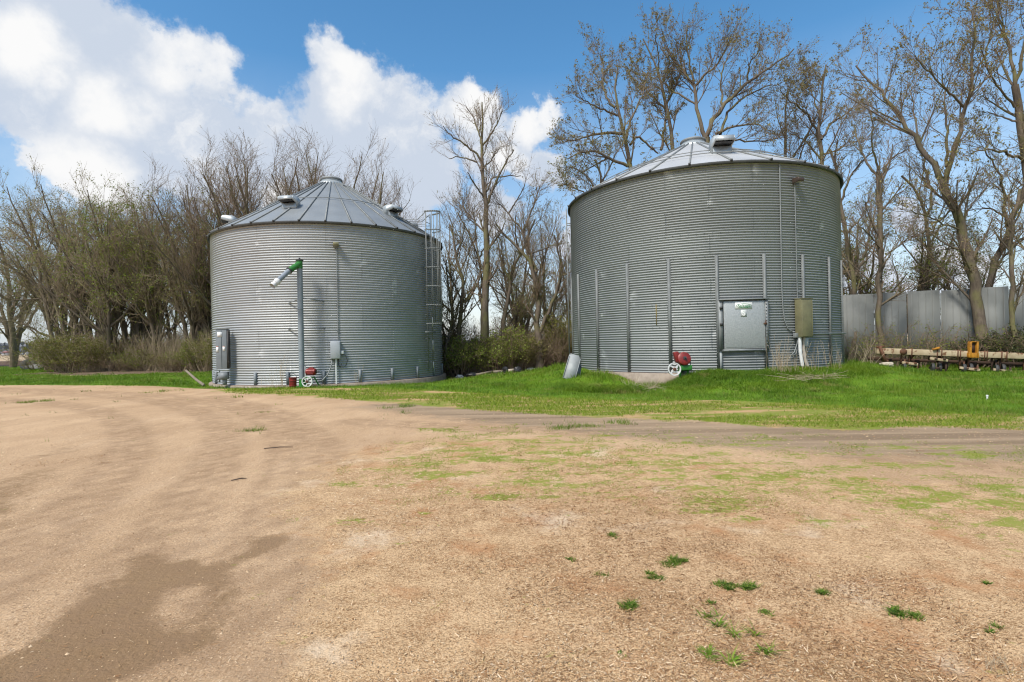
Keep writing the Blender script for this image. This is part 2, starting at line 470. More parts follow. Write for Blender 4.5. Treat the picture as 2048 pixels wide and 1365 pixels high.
gx = axis([(-3500, -500, 300), (-500, -100, 40), (-100, -40, 6), (-40, -14, .4), (-14, 16, .14), (16, 34, .3), (34, 100, 6), (100, 500, 40), (500, 3500, 300)])
gy = axis([(-300, -20, 40), (-20, -2, 3), (-2, 1.6, .4), (1.6, 9, .09), (9, 20, .13), (20, 36, .25), (36, 70, 1.0), (70, 120, 4), (120, 500, 38), (500, 4500, 400)])
GX, GY = np.meshgrid(gx, gy, indexing='ij')
gm = MB()
fx, fy = GX.ravel(), GY.ravel()
gm.add(np.stack([fx, fy, ground_h(fx, fy)], -1), (lambda n, k: np.stack([np.add.outer(np.arange(n - 1) * k, np.arange(k - 1)).ravel() + o for o in (0, k, k + 1, 1)], -1))(len(gx), len(gy)))
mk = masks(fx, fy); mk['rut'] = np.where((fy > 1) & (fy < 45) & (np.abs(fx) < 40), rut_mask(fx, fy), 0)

gmat, q, b = new_mat('yard_ground')
geo = q.n('ShaderNodeNewGeometry').outputs['Position']
A1 = q.n('ShaderNodeSeparateColor'); q.put(A1.inputs[0], q.n('ShaderNodeAttribute', attribute_name='zone_a').outputs['Color'])
A2 = q.n('ShaderNodeSeparateColor'); q.put(A2.inputs[0], q.n('ShaderNodeAttribute', attribute_name='zone_b').outputs['Color'])
A3 = q.n('ShaderNodeSeparateColor'); q.put(A3.inputs[0], q.n('ShaderNodeAttribute', attribute_name='zone_c').outputs['Color'])
mid = q.math('SUBTRACT', q.noise(geo, 2.6, 7, .62), .5)
fin = q.math('SUBTRACT', q.noise(geo, 14, 5, .65), .5)
brk = q.math('ADD', q.math('MULTIPLY', mid, 1.0), q.math('MULTIPLY', fin, .8))
def edge(s, amt=.9, a=.38, bb=.62):
    return q.ramp(q.math('ADD', s, q.math('MULTIPLY', brk, amt)), a, bb)
# gravel drive
grain = q.noise(geo, 75, 4, .7)
big = q.noise(geo, .55, 5, .6)
grav = q.mix(q.ramp(q.math('ADD', q.math('MULTIPLY', grain, .62), q.math('MULTIPLY', big, .38)), .36, .64), (.37, .232, .124), (.60, .405, .238))
along = q.noise(q.scalevec(geo, (2.2, .3, 1)), 1.0, 6, .68)       # wheel streaks down the drive
across = q.noise(q.scalevec(geo, (.16, 2.2, 1)), 1.0, 5, .6)       # wheel streaks of the cross track
strk = q.mix(A2.outputs[1], along, across)
grit = q.n('ShaderNodeTexVoronoi', feature='F1'); q.put(grit.inputs['Vector'], geo); grit.inputs['Scale'].default_value = 95
gs = q.n('ShaderNodeSeparateColor'); q.put(gs.inputs[0], grit.outputs['Color'])
grav = q.mix(q.ramp(gs.outputs[0], .80, .98, 0, .6), grav, (.20, .125, .07)); grav = q.mix(q.ramp(gs.outputs[1], .84, 1.0, 0, .6), grav, (.66, .48, .31))
grav = q.mix(q.ramp(strk, .5, .75, 0, .38), grav, (.29, .185, .102))
grav = q.mix(q.ramp(strk, .5, .28, 0, .35), grav, (.56, .40, .26))
# tread marks pressed in the darker patches
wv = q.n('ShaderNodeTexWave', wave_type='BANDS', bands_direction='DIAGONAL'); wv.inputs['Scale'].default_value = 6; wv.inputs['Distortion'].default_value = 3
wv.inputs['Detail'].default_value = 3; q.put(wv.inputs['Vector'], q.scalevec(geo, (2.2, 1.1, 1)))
dark_patch = edge(A1.outputs[2], .75, .36, .80)
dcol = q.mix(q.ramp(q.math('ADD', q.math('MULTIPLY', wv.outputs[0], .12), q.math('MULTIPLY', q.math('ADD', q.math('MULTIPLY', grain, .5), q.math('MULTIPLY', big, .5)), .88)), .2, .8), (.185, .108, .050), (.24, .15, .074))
grav = q.mix(q.math('MULTIPLY', dark_patch, .8), grav, dcol)
rut = q.math('MULTIPLY', A3.outputs[2], q.ramp(q.noise(geo, 3.5, 6, .65), .3, .62))
grav = q.mix(q.math('MULTIPLY', rut, .7), grav, (.255, .158, .088))
# worn grass-free track
tcol = q.mix(q.ramp(q.math('ADD', q.math('MULTIPLY', across, .7), q.math('MULTIPLY', grain, .3)), .38, .62), (.215, .148, .09), (.37, .265, .165))
col = q.mix(edge(A2.outputs[1], 1.0, .3, .8), grav, tcol)
# dead straw covered earth
chips = q.n('ShaderNodeTexVoronoi', feature='F1'); q.put(chips.inputs['Vector'], q.scalevec(geo, (1, 1.6, 1))); chips.inputs['Scale'].default_value = 150; chips.inputs['Randomness'].default_value = 1
chs = q.n('ShaderNodeSeparateColor'); q.put(chs.inputs[0], chips.outputs['Color'])
st1 = q.mix(q.ramp(q.math('ADD', q.math('MULTIPLY', chs.outputs[0], .45), q.math('ADD', q.math('MULTIPLY', q.noise(geo, 34, 5, .7), .6), q.math('MULTIPLY', q.noise(geo, 4.5, 6, .65), .55))), .52, 1.02), (.25, .138, .060), (.65, .44, .245))
st1 = q.mix(q.ramp(q.noise(geo, 1.7, 6, .65), .50, .72, 0, .75), st1, (.40, .185, .075))
st1 = q.mix(q.ramp(q.noise(q.vmath('ADD', geo, (31, 7, 0)), 1.1, 6, .65), .55, .72, 0, .7), st1, (.68, .53, .37))
col = q.mix(edge(A1.outputs[1], 1.3, .25, .8), col, st1)
# thin turf at the lawn's edge: streaks of green and of dead grass
thin = edge(A2.outputs[2], 1.9, .4, .65)
thn = q.mix(q.ramp(q.noise(q.scalevec(geo, (.45, 1.5, 1)), 1.3, 7, .7), .42, .52), (.46, .29, .14), (.20, .23, .035))
col = q.mix(thin, col, thn)
mossy = q.ramp(q.math('ADD', A2.outputs[0], q.math('MULTIPLY', q.math('ADD', q.math('MULTIPLY', q.math('SUBTRACT', q.noise(q.scalevec(geo, (.55, 1.3, 1)), 2.3, 7, .68), .5), 1.5), q.math('MULTIPLY', fin, 1.0)), 1.7)), .50, .86)
col = q.mix(q.math('MULTIPLY', mossy, .85), col, q.mix(q.noise(geo, 3, 3), (.27, .27, .04), (.16, .22, .02)))
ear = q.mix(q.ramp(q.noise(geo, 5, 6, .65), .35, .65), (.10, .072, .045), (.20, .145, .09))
lawn = edge(A1.outputs[0], 1.3, .4, .62)
lcol = q.mix(q.ramp(q.noise(geo, 1.3, 6, .6), .35, .68), (.085, .17, .008), (.13, .22, .012))
lcol = q.mix(q.ramp(q.noise(geo, .9, 5, .6), .60, .74, 0, .7), lcol, (.25, .19, .09))
col = q.mix(lawn, col, lcol)
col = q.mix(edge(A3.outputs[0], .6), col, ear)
# ploughed strip, then stubble, beyond the trees
fcol = q.mix(q.ramp(A3.outputs[1], .55, .95), (.11, .065, .042), (.42, .31, .19))
col = q.mix(q.ramp(A3.outputs[1], .05, .45), col, fcol)
q.put(b.inputs['Base Color'], col); b.inputs['Roughness'].default_value = .93; b.inputs['Specular IOR Level'].default_value = .18
bn = q.n('ShaderNodeBump'); bn.inputs['Strength'].default_value = .8; bn.inputs['Distance'].default_value = .03
hh = q.math('ADD', q.math('MULTIPLY', grain, .35), q.math('ADD', q.math('MULTIPLY', strk, .22), q.math('MULTIPLY', q.noise(geo, 22, 5, .6), .5)))
q.put(bn.inputs['Height'], hh); q.put(b.inputs['Normal'], bn.outputs[0])

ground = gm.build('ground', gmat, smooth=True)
tag(ground, 'bare tan gravel yard running into straw, moss and lawn', 'ground', kind='structure')
for nm, ks in (('zone_a', ('lawn', 'straw', 'dark_patch')), ('zone_b', ('moss', 'track', 'thin')), ('zone_c', ('earth', 'field', 'rut'))):
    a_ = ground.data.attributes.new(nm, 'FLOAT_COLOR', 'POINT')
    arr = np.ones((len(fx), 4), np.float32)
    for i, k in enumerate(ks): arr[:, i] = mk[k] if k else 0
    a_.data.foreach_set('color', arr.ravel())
# ------------------------------------------------------------------ metals and paints
def galv(name, base, rough, metal, sheets, row_h, dull, streak):
    m, q, b = new_mat(name)
    v = obj_vec(q)
    s = q.n('ShaderNodeSeparateXYZ'); q.put(s.inputs[0], v)
    row = q.math('FLOOR', q.math('DIVIDE', s.outputs[2], row_h))
    ang = q.math('MULTIPLY', q.math('ARCTAN2', s.outputs[1], s.outputs[0]), sheets / (2 * pi))
    ang = q.math('ADD', ang, q.math('MULTIPLY', q.math('MODULO', row, 2.0), .5))
    cv = q.n('ShaderNodeCombineXYZ'); q.put(cv.inputs[0], q.math('FLOOR', ang)); q.put(cv.inputs[1], row)
    wn = q.n('ShaderNodeTexWhiteNoise', noise_dimensions='3D'); q.put(wn.inputs['Vector'], cv.outputs[0])
    var = q.ramp(wn.outputs['Value'], 0, 1, -.5, .5, smooth=False)
    blot = q.noise(v, 1.1, 6, .6)
    fine = q.noise(q.scalevec(v, (9, 9, .7)), 1.2, 5, .65)           # run marks down the sheets
    f = q.math('ADD', q.math('MULTIPLY', var, .35), q.math('ADD', q.math('MULTIPLY', q.math('SUBTRACT', blot, .5), 1.0), q.math('MULTIPLY', q.math('SUBTRACT', fine, .5), streak)))
    col = q.mix(q.ramp(f, -.5, .5), tuple(c * (1 - dull) for c in base), tuple(min(.95, c * (1 + dull * .7)) for c in base))
    # white bloom beside the sheet laps
    fr = q.math('FRACT', ang)
    lap = q.math('MULTIPLY', q.ramp(fr, .16, .0), q.ramp(q.noise(v, 1.9, 5, .6), .56, .68))
    col = q.mix(q.math('MULTIPLY', lap, .6), col, (.72, .73, .72))
    q.put(b.inputs['Base Color'], col)
    b.inputs['Metallic'].default_value = metal
    q.put(b.inputs['Roughness'], q.ramp(f, -.5, .5, rough + .03, rough - .03))
    return m

M_WALL_A = galv('galvanised_new', (.375, .388, .384), .54, .42, 12, 1.118, .13, .3)
M_WALL_B = galv('galvanised_dull', (.292, .306, .297), .54, .48, 12, .813, .14, .35)
M_ROOF_A = simple('roof_steel_blue_grey', (.27, .285, .285), (.22, .235, .24), .5, .3, 1.2)
M_ROOF_B = simple('roof_steel_pale', (.50, .50, .49), (.42, .42, .41), .5, .2, 1.0, spot=(.36, .31, .26), spot_amt=.66)
M_GALV = simple('galvanised_plain', (.25, .262, .252), (.19, .20, .195), .6, .25, 5)
M_STIFF = simple('stiffener_steel', (.19, .20, .19), (.15, .158, .15), .65, .15, 3)
M_GALV_L = simple('galvanised_light', (.46, .49, .49), (.37, .40, .40), .5, .5, 14, bump=.1)
M_DARK = simple('dark_rubber_steel', (.035, .037, .038), (.06, .055, .05), .6, .0, 9)
M_EAVE_SHADE = simple('eave_steel_shaded', (.10, .105, .105), None, .6, .2, 4)  # drip edge steel, darkened to paint the shade under the eave
M_CONC = simple('concrete_stained', (.36, .29, .23), (.25, .195, .15), .9, 0, 3.5, bump=.5, bscale=30, spot=(.16, .12, .09), spot_amt=.6)
M_BOXG = simple('box_paint_grey', (.20, .22, .225), (.17, .19, .195), .55, .0, 4)
M_BOXL = simple('box_paint_light_grey', (.42, .44, .45), (.37, .39, .40), .5, .15, 4)
M_OLIVE = simple('box_paint_olive', (.20, .185, .095), (.15, .14, .075), .55, .1, 3.0, spot=(.11, .085, .05), spot_amt=.64)
M_GREEN = simple('auger_green_paint', (.035, .20, .03), (.03, .145, .028), .42, .05, 6, spot=(.05, .09, .03), spot_amt=.66)
M_RED = simple('motor_red_paint', (.24, .022, .018), (.15, .018, .015), .42, .1, 8, spot=(.06, .03, .02), spot_amt=.6)
M_WHITE = simple('white_paint_worn', (.70, .69, .66), (.56, .55, .52), .55, 0, 9, spot=(.33, .29, .24), spot_amt=.62)
M_PVC = simple('white_conduit', (.72, .72, .70), (.60, .60, .58), .5, 0, 6)
M_STICK = simple('sticker_paper', (.80, .80, .77), (.70, .70, .66), .6, 0, 12)
M_STICKR = simple('sticker_red_edge', (.55, .16, .08), None, .6)
M_STICKG = simple('sticker_green_ink', (.02, .16, .05), (.03, .19, .06), .6)
M_FADED = simple('sticker_faded', (.58, .585, .56), (.47, .49, .48), .6, .1, 40)
M_RUST = simple('rust', (.16, .07, .035), (.10, .05, .03), .8, .2, 14)
M_BROWN = simple('lamp_brown', (.07, .05, .035), (.05, .035, .03), .5, .2, 8)
M_GLASS = simple('lamp_lens', (.25, .24, .20), (.18, .17, .13), .15, 0, 8)
M_CREAM = simple('cream_paint_rusting', (.46, .37, .24), (.36, .27, .165), .75, .0, 3, spot=(.16, .075, .035), spot_amt=.53)
M_YELLOW = simple('yellow_paint_rusting', (.46, .20, .012), (.33, .14, .012), .7, .0, 4, spot=(.15, .06, .022), spot_amt=.52)
M_WOOD = simple('weathered_wood', (.26, .215, .16), (.17, .14, .105), .85, 0, 5, stretch=(1, 1, 8), bump=.3)
M_SHEET = simple('weathered_sheet', (.34, .355, .34), (.27, .285, .275), .7, .1, 3, spot=(.42, .30, .15), spot_amt=.68)
M_FENCE = simple('fence_sheet', (.20, .205, .19), (.17, .175, .16), .7, .0, .5, spot=(.145, .14, .12), spot_amt=.60)
M_STONE = simple('pale_stone', (.50, .43, .33), (.38, .32, .24), .9, 0, 6, bump=.5)

def bin_angle(c, px, py):
    """angle on the wall, and height, of a survey point on that bin"""
    d = ray(px, py)
    a = d.x ** 2 + d.y ** 2; bq = -2 * (d.x * c.x + d.y * c.y); cc = c.x ** 2 + c.y ** 2 - BIN_R ** 2
    disc = max(bq * bq - 4 * a * cc, 0)
    t = (-bq - math.sqrt(disc)) / (2 * a)
    return math.atan2(d.y * t - c.y, d.x * t - c.x), CAM_Z + d.z * t

def wall_frame(phi, z, off=0.0, r=BIN_R):
    """x to the right along the wall, y into the wall, z up (bin coordinates)"""
    n = Vector((math.cos(phi), math.sin(phi), 0)); x = Vector((-n.y, n.x, 0)); p = n * (r + off) + Vector((0, 0, z))
    return Matrix(((x.x, -n.x, 0, p.x), (x.y, -n.y, 0, p.y), (0, 0, 1, p.z), (0, 0, 0, 1)))

def make_wall(H, pitch, rows, row_h, sheets, mat, parent, seg, bolt=None, bs=1.0):
    w = MB()
    per = 8; nz = int(round(H / pitch)) * per
    z = np.arange(nz + 1) * (H / nz)
    r = BIN_R + 0.021 * np.cos(2 * pi * z / pitch)
    w.lathe(np.stack([r, z], -1), seg)
    # bolted laps: a doubled edge down each sheet and a row of bolt heads along each ring
    BV = bs * NP([(0, 0, .011), (0, 0, -.011), (0, .011, 0), (0, -.011, 0), (.012, 0, 0)])
    BF = [(4, 2, 0), (4, 0, 3), (4, 3, 1), (4, 1, 2)]
    for k in range(1, rows):
        for i in range(sheets * 11):
            a = 2 * pi * i / (sheets * 11)
            n = NP((math.cos(a), math.sin(a), 0)); t = NP((-n[1], n[0], 0))
            w.add(n * (BIN_R + .0215) + NP((0, 0, k * row_h)) + BV[:, :1] * n + BV[:, 1:2] * t + BV[:, 2:] * NP((0, 0, 1)), BF, 1)
    for k in range(rows):
        for i in range(sheets):
            a = 2 * pi * (i + (.5 if k % 2 else 0)) / sheets
            z0, z1 = k * row_h, min((k + 1) * row_h, H)
            zz = np.arange(int(round((z1 - z0) / pitch)) * per + 1) * pitch / per + z0
            rr = BIN_R + .0035 + 0.021 * np.cos(2 * pi * zz / pitch)
            w.lathe(np.stack([rr, zz], -1), 1, 0, a0=a, a1=a + .012)
            for zb in np.arange(z0 + pitch, z1, pitch):
                n = NP((math.cos(a + .006), math.sin(a + .006), 0)); t = NP((-n[1], n[0], 0))
                w.add(n * (BIN_R + .025) + NP((0, 0, zb)) + BV[:, :1] * n + BV[:, 1:2] * t + BV[:, 2:] * NP((0, 0, 1)), BF, 1)
    return w.build('wall', [mat, bolt or M_GALV_L], parent, smooth='auto')

def make_roof(H, rise, ribs, mat, rib_mat, cap_r, parent):
    w = MB()
    R0, R1 = cap_r, BIN_R + .13
    slope = rise / (BIN_R - R0)
    zr = lambda r: H + (BIN_R - r) * slope + .05
    th = np.linspace(0, 2 * pi, ribs * 4 + 1)[:-1]
    rr = np.linspace(R0, R1, 9)
    bow = .02 * np.abs(np.sin(th * ribs / 2))           # each panel lifts slightly between ribs
    V = np.stack([np.outer(np.cos(th), rr), np.outer(np.sin(th), rr), zr(rr)[None] - .0 + bow[:, None] * .6], -1).reshape(-1, 3)
    k = len(th); n = len(rr)
    i = np.arange(k)[:, None]; j = np.arange(n - 1)[None]
    F = np.stack([i * n + j, i * n + j + 1, ((i + 1) % k) * n + j + 1, ((i + 1) % k) * n + j], -1).reshape(-1, 4)
    w.add(V, F, 0)
    # turned down drip edge and its underside, under-eave shade put into their colour
    w.lathe([(R1, zr(R1) + .01), (R1 + .004, zr(R1) - .085), (R1 - .012, zr(R1) - .085), (BIN_R + .02, zr(BIN_R + .02) - .06)], ribs * 4, 4)
    for q_ in range(ribs):
        a = 2 * pi * q_ / ribs
        c, s_ = math.cos(a), math.sin(a)
        p0 = (c * R0, s_ * R0, zr(R0) + .025); p1 = (c * (R1 + .01), s_ * (R1 + .01), zr(R1 + .01) + .025)
        w.bar(p0, p1, .055, .06, 1)
        e = (c * (R1 + .03), s_ * (R1 + .03), zr(R1 + .03) + .03)
        w.bar(p1, e, .075, .085, 3)
    o = w.build('roof', [mat, rib_mat, M_GALV, M_DARK, M_EAVE_SHADE], parent)
    cp = MB()
    zc = zr(R0)
    cp.lathe([(R0 + .10, zc - .06), (R0 + .08, zc + .02), (R0 * .80, zc + .17), (R0 * .80, zc + .24)], 40, 0)
    cp.lathe([(R0 * .80, zc + .24), (R0 * .88, zc + .24), (R0 * .90, zc + .28), (R0 * .84, zc + .33), (R0 * .5, zc + .40), (0.001, zc + .43)], 40, 1)
    cp.build('roof_cap', [M_GALV_L, M_GALV], o, smooth='auto')
    return o, zr

def roof_hit(c, zr, px, py):
    d = ray(px, py); best = None
    for t in np.arange(12, 40, .01):
        p = d * float(t) + Vector((0, 0, CAM_Z)); r = math.hypot(p.x - c.x, p.y - c.y)
        if r < BIN_R + .1 and p.z - c.z <= zr(r):
            return math.atan2(p.y - c.y, p.x - c.x), r
    return None

def make_vent(phi, r, zr, parent, mat, wdt=.92, sc=.72):
    """curved hood over a square throat, mouth facing down the slope"""
    n = Vector((math.cos(phi), math.sin(phi), 0)); x = Vector((-n.y, n.x, 0))
    M = Matrix(((n.x, x.x, 0, n.x * r), (n.y, x.y, 0, n.y * r), (0, 0, 1, zr(r) - .05), (0, 0, 0, 1)))
    M = M @ Matrix.Diagonal((sc, sc, sc * .82, 1))
    w = MB()
    arc = [(.16 + .36 * math.cos(a), .42 + .34 * math.sin(a)) for a in np.linspace(pi, pi * .5, 9)]
    poly = [(-.20, -.25), *arc, (.56, .74), (.70, .66), (.74, .40), (.30, .27), (.27, -.28)]
    t = .03
    for sgn in (-1, 1):                               # side plates
        w.prism(poly, t, 0, M=M @ Matrix.Translation((0, sgn * wdt / 2, 0)), ax=1)
    skin = poly[:-3] + [(.74, .40)]
    for a, b_ in zip(skin[:-1], skin[1:]):
        w.bar((a[0], 0, a[1]), (b_[0], 0, b_[1]), wdt - t, .02, 0, M=M, up=(0, 1, 0) if False else (0, 0, 1))
    w.bar((.27, 0, -.28), (.30, 0, .27), wdt - t, .02, 0, M=M)
    w.box((.50, 0, .35), (.40, wdt - t, .012), 1, M=M @ Matrix.Translation((0, 0, 0)))
    w.lathe([(.0, .0), (.001, .0)], 3, 0, M=M)
    o = w.build('roof_vent', [mat, M_DARK], parent, smooth=False)
    return o

def make_stiffener(phi, z0, z1, wd, parent, mat, name='stiffener', dep=.05):
    w = MB()
    M = wall_frame(phi, 0)
    w.box((0, -dep / 2 - .018, (z0 + z1) / 2), (wd, dep, z1 - z0), 0, M=M)
    for sx in (-1, 1):
        w.box((sx * (wd / 2 + .01), -.024, (z0 + z1) / 2), (.022, .01, z1 - z0), 0, M=M)
    for z in np.arange(z0 + .1, z1 - .05, .2):
        for sx in (-1, 1): w.box((sx * (wd / 2 + .01), -.034, z), (.016, .012, .016), 1, M=M)
    return w.build(name, [mat, M_GALV_L], parent)

def ring_rod(r, z, parent, name='roof_ring', tilt=0):
    w = MB()
    th = np.linspace(0, 2 * pi, 97)
    w.tube(np.stack([r * np.cos(th), r * np.sin(th), np.full(97, z)], -1), .017, 6)
    return w.build(name, M_GALV, parent, smooth=True)

# ------------------------------------------------------------------ the shiny bin
binA = thing('grain_bin', LB, 'shiny galvanized grain bin with ribbed conical roof and caged ladder', 'grain bin')
HA = 6.74
wallA = make_wall(HA, 1.118 / 11, 6, 1.118, 12, M_WALL_A, binA, 192)
roofA, zrA = make_roof(HA, 3.05, 34, M_ROOF_A, M_GALV, .62, binA)
ring_rod(3.12, zrA(3.12) + .10, roofA)
fm = MB(); fm.lathe([(0, -.02), (BIN_R - .05, -.02), (BIN_R + .16, -.03), (BIN_R + .18, -.06), (BIN_R + .2, -.7)], 96)
fm.build('foundation', M_CONC, binA, smooth='auto')
make_vent(rad(-29), 3.9, zrA, roofA, M_GALV_L)
for px, py in ((583, 414),):
    h = roof_hit(LB, zrA, px, py)
    if h: make_vent(h[0], h[1], zrA, roofA, M_GALV_L)
make_vent(rad(207), 4.5, zrA, roofA, M_GALV_L)
make_vent(rad(25), 3.9, zrA, roofA, M_GALV_L)
make_vent(rad(120), 3.9, zrA, roofA, M_GALV_L)
for px in (434, 512, 576.5, 648, 720, 784, 834, 867, 883):
    a, _ = bin_angle(LB, px, 755)
    make_stiffener(a, -.02, .52, .10, binA, M_BOXG, 'base_post', .06)
for k in range(14): make_stiffener(rad(20 + k * 14), -.02, .52, .10, binA, M_BOXG, 'base_post', .06)
# ladder with safety cage
aL, _ = bin_angle(LB, 851, 600)
lad = MB(); M = wall_frame(aL, 0)
for sx in (-.2, .2): lad.box((sx, -.22, 4.0), (.055, .03, 7.5), 0, M=M)
for z in np.arange(.4, 7.7, .3): lad.tube([(-.2, -.22, z), (.2, -.22, z)], .013, 6, 0, M=M)
for z in np.arange(.7, 6.7, 1.118):
    for sx in (-.2, .2): lad.bar((sx, -.22, z), (sx, .0, z), .03, .03, 0, M=M)
for z in (.55, 1.5, 2.6): lad.box((.2, -.245, z), (.06, .012, .45 if z > 1 else .3), 1, M=M)
lad.box((-.02, -.25, 2.1), (.85, .05, .10), 0, M=M)
ladder = lad.build('ladder', [M_STIFF, M_WHITE], binA)
cg = MB()
for z in list(np.arange(2.5, 7.8, .88)) + [7.75]:
    th = np.linspace(pi * 1.04, 2 * pi - pi * .04, 15)
    pts = [(-.36, -.24, z)] + [(.36 * math.cos(t), -.24 + .62 * math.sin(t), z) for t in th] + [(.36, -.24, z)]
    for a, b_ in zip(pts[:-1], pts[1:]): cg.bar(a, b_, .012, .05, 0, M=M)
for t in np.linspace(pi * 1.04, 2 * pi - pi * .04, 7):
    cg.bar((.355 * math.cos(t), -.24 + .615 * math.sin(t), 2.5), (.355 * math.cos(t), -.24 + .615 * math.sin(t), 7.75), .035, .008, 0, M=M)
cg.build('safety_cage', M_STIFF, ladder)
hr = MB()
for sx in (-.22, .22):
    hr.tube([(sx, -.2, 7.75), (sx, .25, 7.45), (sx, 1.0, zrA(BIN_R - 1.0) + .12)], .018, 6, 0, M=M)
    hr.tube([(sx, -.2, 7.2), (sx, .6, zrA(BIN_R - .6) + .1)], .015, 6, 0, M=M)
    hr.bar((sx, 0.1, zrA(BIN_R - .1) + .1), (sx, 4.6, zrA(BIN_R - 4.6) + .1), .03, .05, 0, M=M)
for y in np.arange(.3, 4.6, .35): hr.tube([(-.22, y, zrA(BIN_R - y) + .1), (.22, y, zrA(BIN_R - y) + .1)], .013, 6, 0, M=M)
hr.build('roof_ladder', M_GALV, roofA)

# ------------------------------------------------------------------ the dull bin
binB = thing('grain_bin', RB, 'dull grey galvanized grain bin with square door and tall vertical stiffeners', 'grain bin')
HB = 7.21
wallB = make_wall(HB, .801 / 9, 9, .801, 12, M_WALL_B, binB, 224, M_BOXG, 1.7)
mb = MB(); a_, z_ = bin_angle(RB, 1313, 630); mb.box((0, -.028, z_ - RB.z), (.022, .01, .75), 0, M=wall_frame(a_, 0)); mb.build('rust_run', simple('yellow_rust', (.30, .22, .04), (.24, .16, .04), .8), binB)
roofB, zrB = make_roof(HB, 2.42, 26, M_ROOF_B, M_GALV, .62, binB)
ring_rod(4.35, zrB(4.35) + .12, roofB); ring_rod(3.75, zrB(3.75) + .12, roofB)
fm = MB(); fm.lathe([(0, -.02), (BIN_R - .05, -.02), (BIN_R + .2, -.03), (BIN_R + .22, -.06), (BIN_R + .25, -.9)], 96)
fm.build('foundation', M_CONC, binB, smooth='auto')
h = roof_hit(RB, zrB, 1440, 306)
make_vent(h[0], h[1], zrB, roofB, M_GALV_L, .80, .86)
make_vent(rad(70), 4.2, zrB, roofB, M_GALV_L, .80, .86)
for px, py in ((1159.5, 640), (1196, 640), (1257, 640), (1340, 640), (1435.5, 640), (1530, 640), (1606.5, 640), (1658.5, 640), (1682.5, 640)):
    a, _ = bin_angle(RB, px, py)
    make_stiffener(a, -.02, 4.02, .08, binB, M_STIFF)
for k in range(13): make_stiffener(rad(-5 + k * 16.4), -.02, 4.02, .08, binB, M_STIFF)
# eave side conduit and rungs up the hidden flank
ls = MB()
aS, _ = bin_angle(RB, 1143, 600); aS -= rad(3); M = wall_frame(aS, 0)
for sx in (-.2, .2): ls.box((sx, -.2, 3.7), (.04, .03, 7.3), 0, M=M)
for z in np.arange(.4, 7.2, .3): ls.tube([(-.2, -.2, z), (.2, -.2, z)], .012, 6, 0, M=M)
for z in np.arange(.6, 7.2, 1.0):
    for sx in (-.2, .2): ls.bar((sx, -.2, z), (sx, 0, z), .03, .03, 0, M=M)
ls.build('ladder', M_GALV, binB)
# door
aD, _ = bin_angle(RB, 1486, 650); M = wall_frame(aD, 0)
z0, z1, hw = .80, 2.42, .71
off = -(BIN_R - math.sqrt(BIN_R ** 2 - .82 ** 2))
dr = MB()
dr.box((.02, -.06, (z0 + z1) / 2), (2 * hw - .06, .05, z1 - z0), 0, M=M)
dr.box((.02, -.088, (z0 + z1) / 2), (2 * hw - .16, .012, z1 - z0 - .1), 0, M=M)
door = dr.build('door', simple('door_spangle', (.40, .415, .405), (.30, .318, .312), .5, .35, 26, bump=.12, bscale=60, spot=(.56, .57, .55), spot_amt=.60), binB, bevel=.006)
fr = MB()
fr.box((-hw - .055, -.045, (z0 + z1) / 2), (.13, .11, z1 - z0 + .12), 0, M=M)
fr.box((hw + .055, -.045, (z0 + z1) / 2), (.09, .11, z1 - z0 + .12), 0, M=M)
fr.box((0, -.05, z0 - .05), (2 * hw + .2, .10, .07), 0, M=M)
fr.box((0, -.075, z1 + .06), (2 * hw + .24, .17, .035), 0, M=M)
fr.box((-hw - .06, -.03, .38), (.07, .07, .78), 1, M=M)
for z in (z1 - .22, z0 + .84):
    hg = MB(); hg.box((-hw - .05, -.12, z), (.09, .04, .09), 0, M=M)
    hg.tube([(-hw - .05, -.14, z), (-hw - .05, -.165, z)], .025, 8, 0, M=M); hg.build('hinge', M_DARK, door)

lt = MB()
lt.box((hw - .01, -.11, z0 + .84), (.10, .03, .05), 0, M=M); lt.tube([(hw, -.13, z0 + .78), (hw, -.13, z0 + .94)], .014, 6, 0, M=M)
for z in np.arange(z0 + .08, z1, .11): fr.box((hw + .03, -.11, z), (.03, .02, .03), 2, M=M)
for x in np.arange(-.5, .6, .27): fr.box((x, -.105, z0 - .05), (.03, .02, .03), 2, M=M)
lt.build('latch', M_RUST, door); fr.build('door_frame', [M_GALV, M_SHEET, M_BOXG], door)

def text_mesh(txt, size, M, mat, name, parent, bold=.0, shear=0.0):
    cu = bpy.data.curves.new(name, 'FONT'); cu.body = txt; cu.size = size; cu.align_x = 'CENTER'; cu.align_y = 'CENTER'; cu.extrude = .002; cu.offset = bold; cu.shear = shear
    t = bpy.data.objects.new(name, cu); COL.objects.link(t)
    dg = bpy.context.evaluated_depsgraph_get(); me = bpy.data.meshes.new_from_object(t.evaluated_get(dg))
    bpy.data.objects.remove(t)
    me.transform(M @ Matrix.Rotation(pi / 2, 4, 'X')); me.materials.clear(); me.materials.append(mat)
    o = bpy.data.objects.new(name, me); COL.objects.link(o); o.parent = parent
    return o
sg = MB()
sg.box((.0, -.0965, z1 - .16), (.56, .004, .24), 0, M=M)
th = np.linspace(0, 2 * pi, 49)
rin, rout = .82, 1.0
V = [(.25 * k * math.cos(t), -.1, .075 * (k if k == 1 else .78) * math.sin(t) + z1 - .16) for k in (1.0, .955) for t in th[:-1]]
sg.add(V, [(i, (i + 1) % 48, 48 + (i + 1) % 48, 48 + i) for i in range(48)], 1, M=M)
sign = sg.build('name_sticker', [M_STICK, M_STICKG], door)
text_mesh('Sukup', .165, M @ Matrix.Translation((0, -.1005, z1 - .158)), M_STICKG, 'lettering', sign, .001)
sg = MB(); sg.box((-.0, -.096, z1 - .42), (.19, .003, .24), 0, M=M)
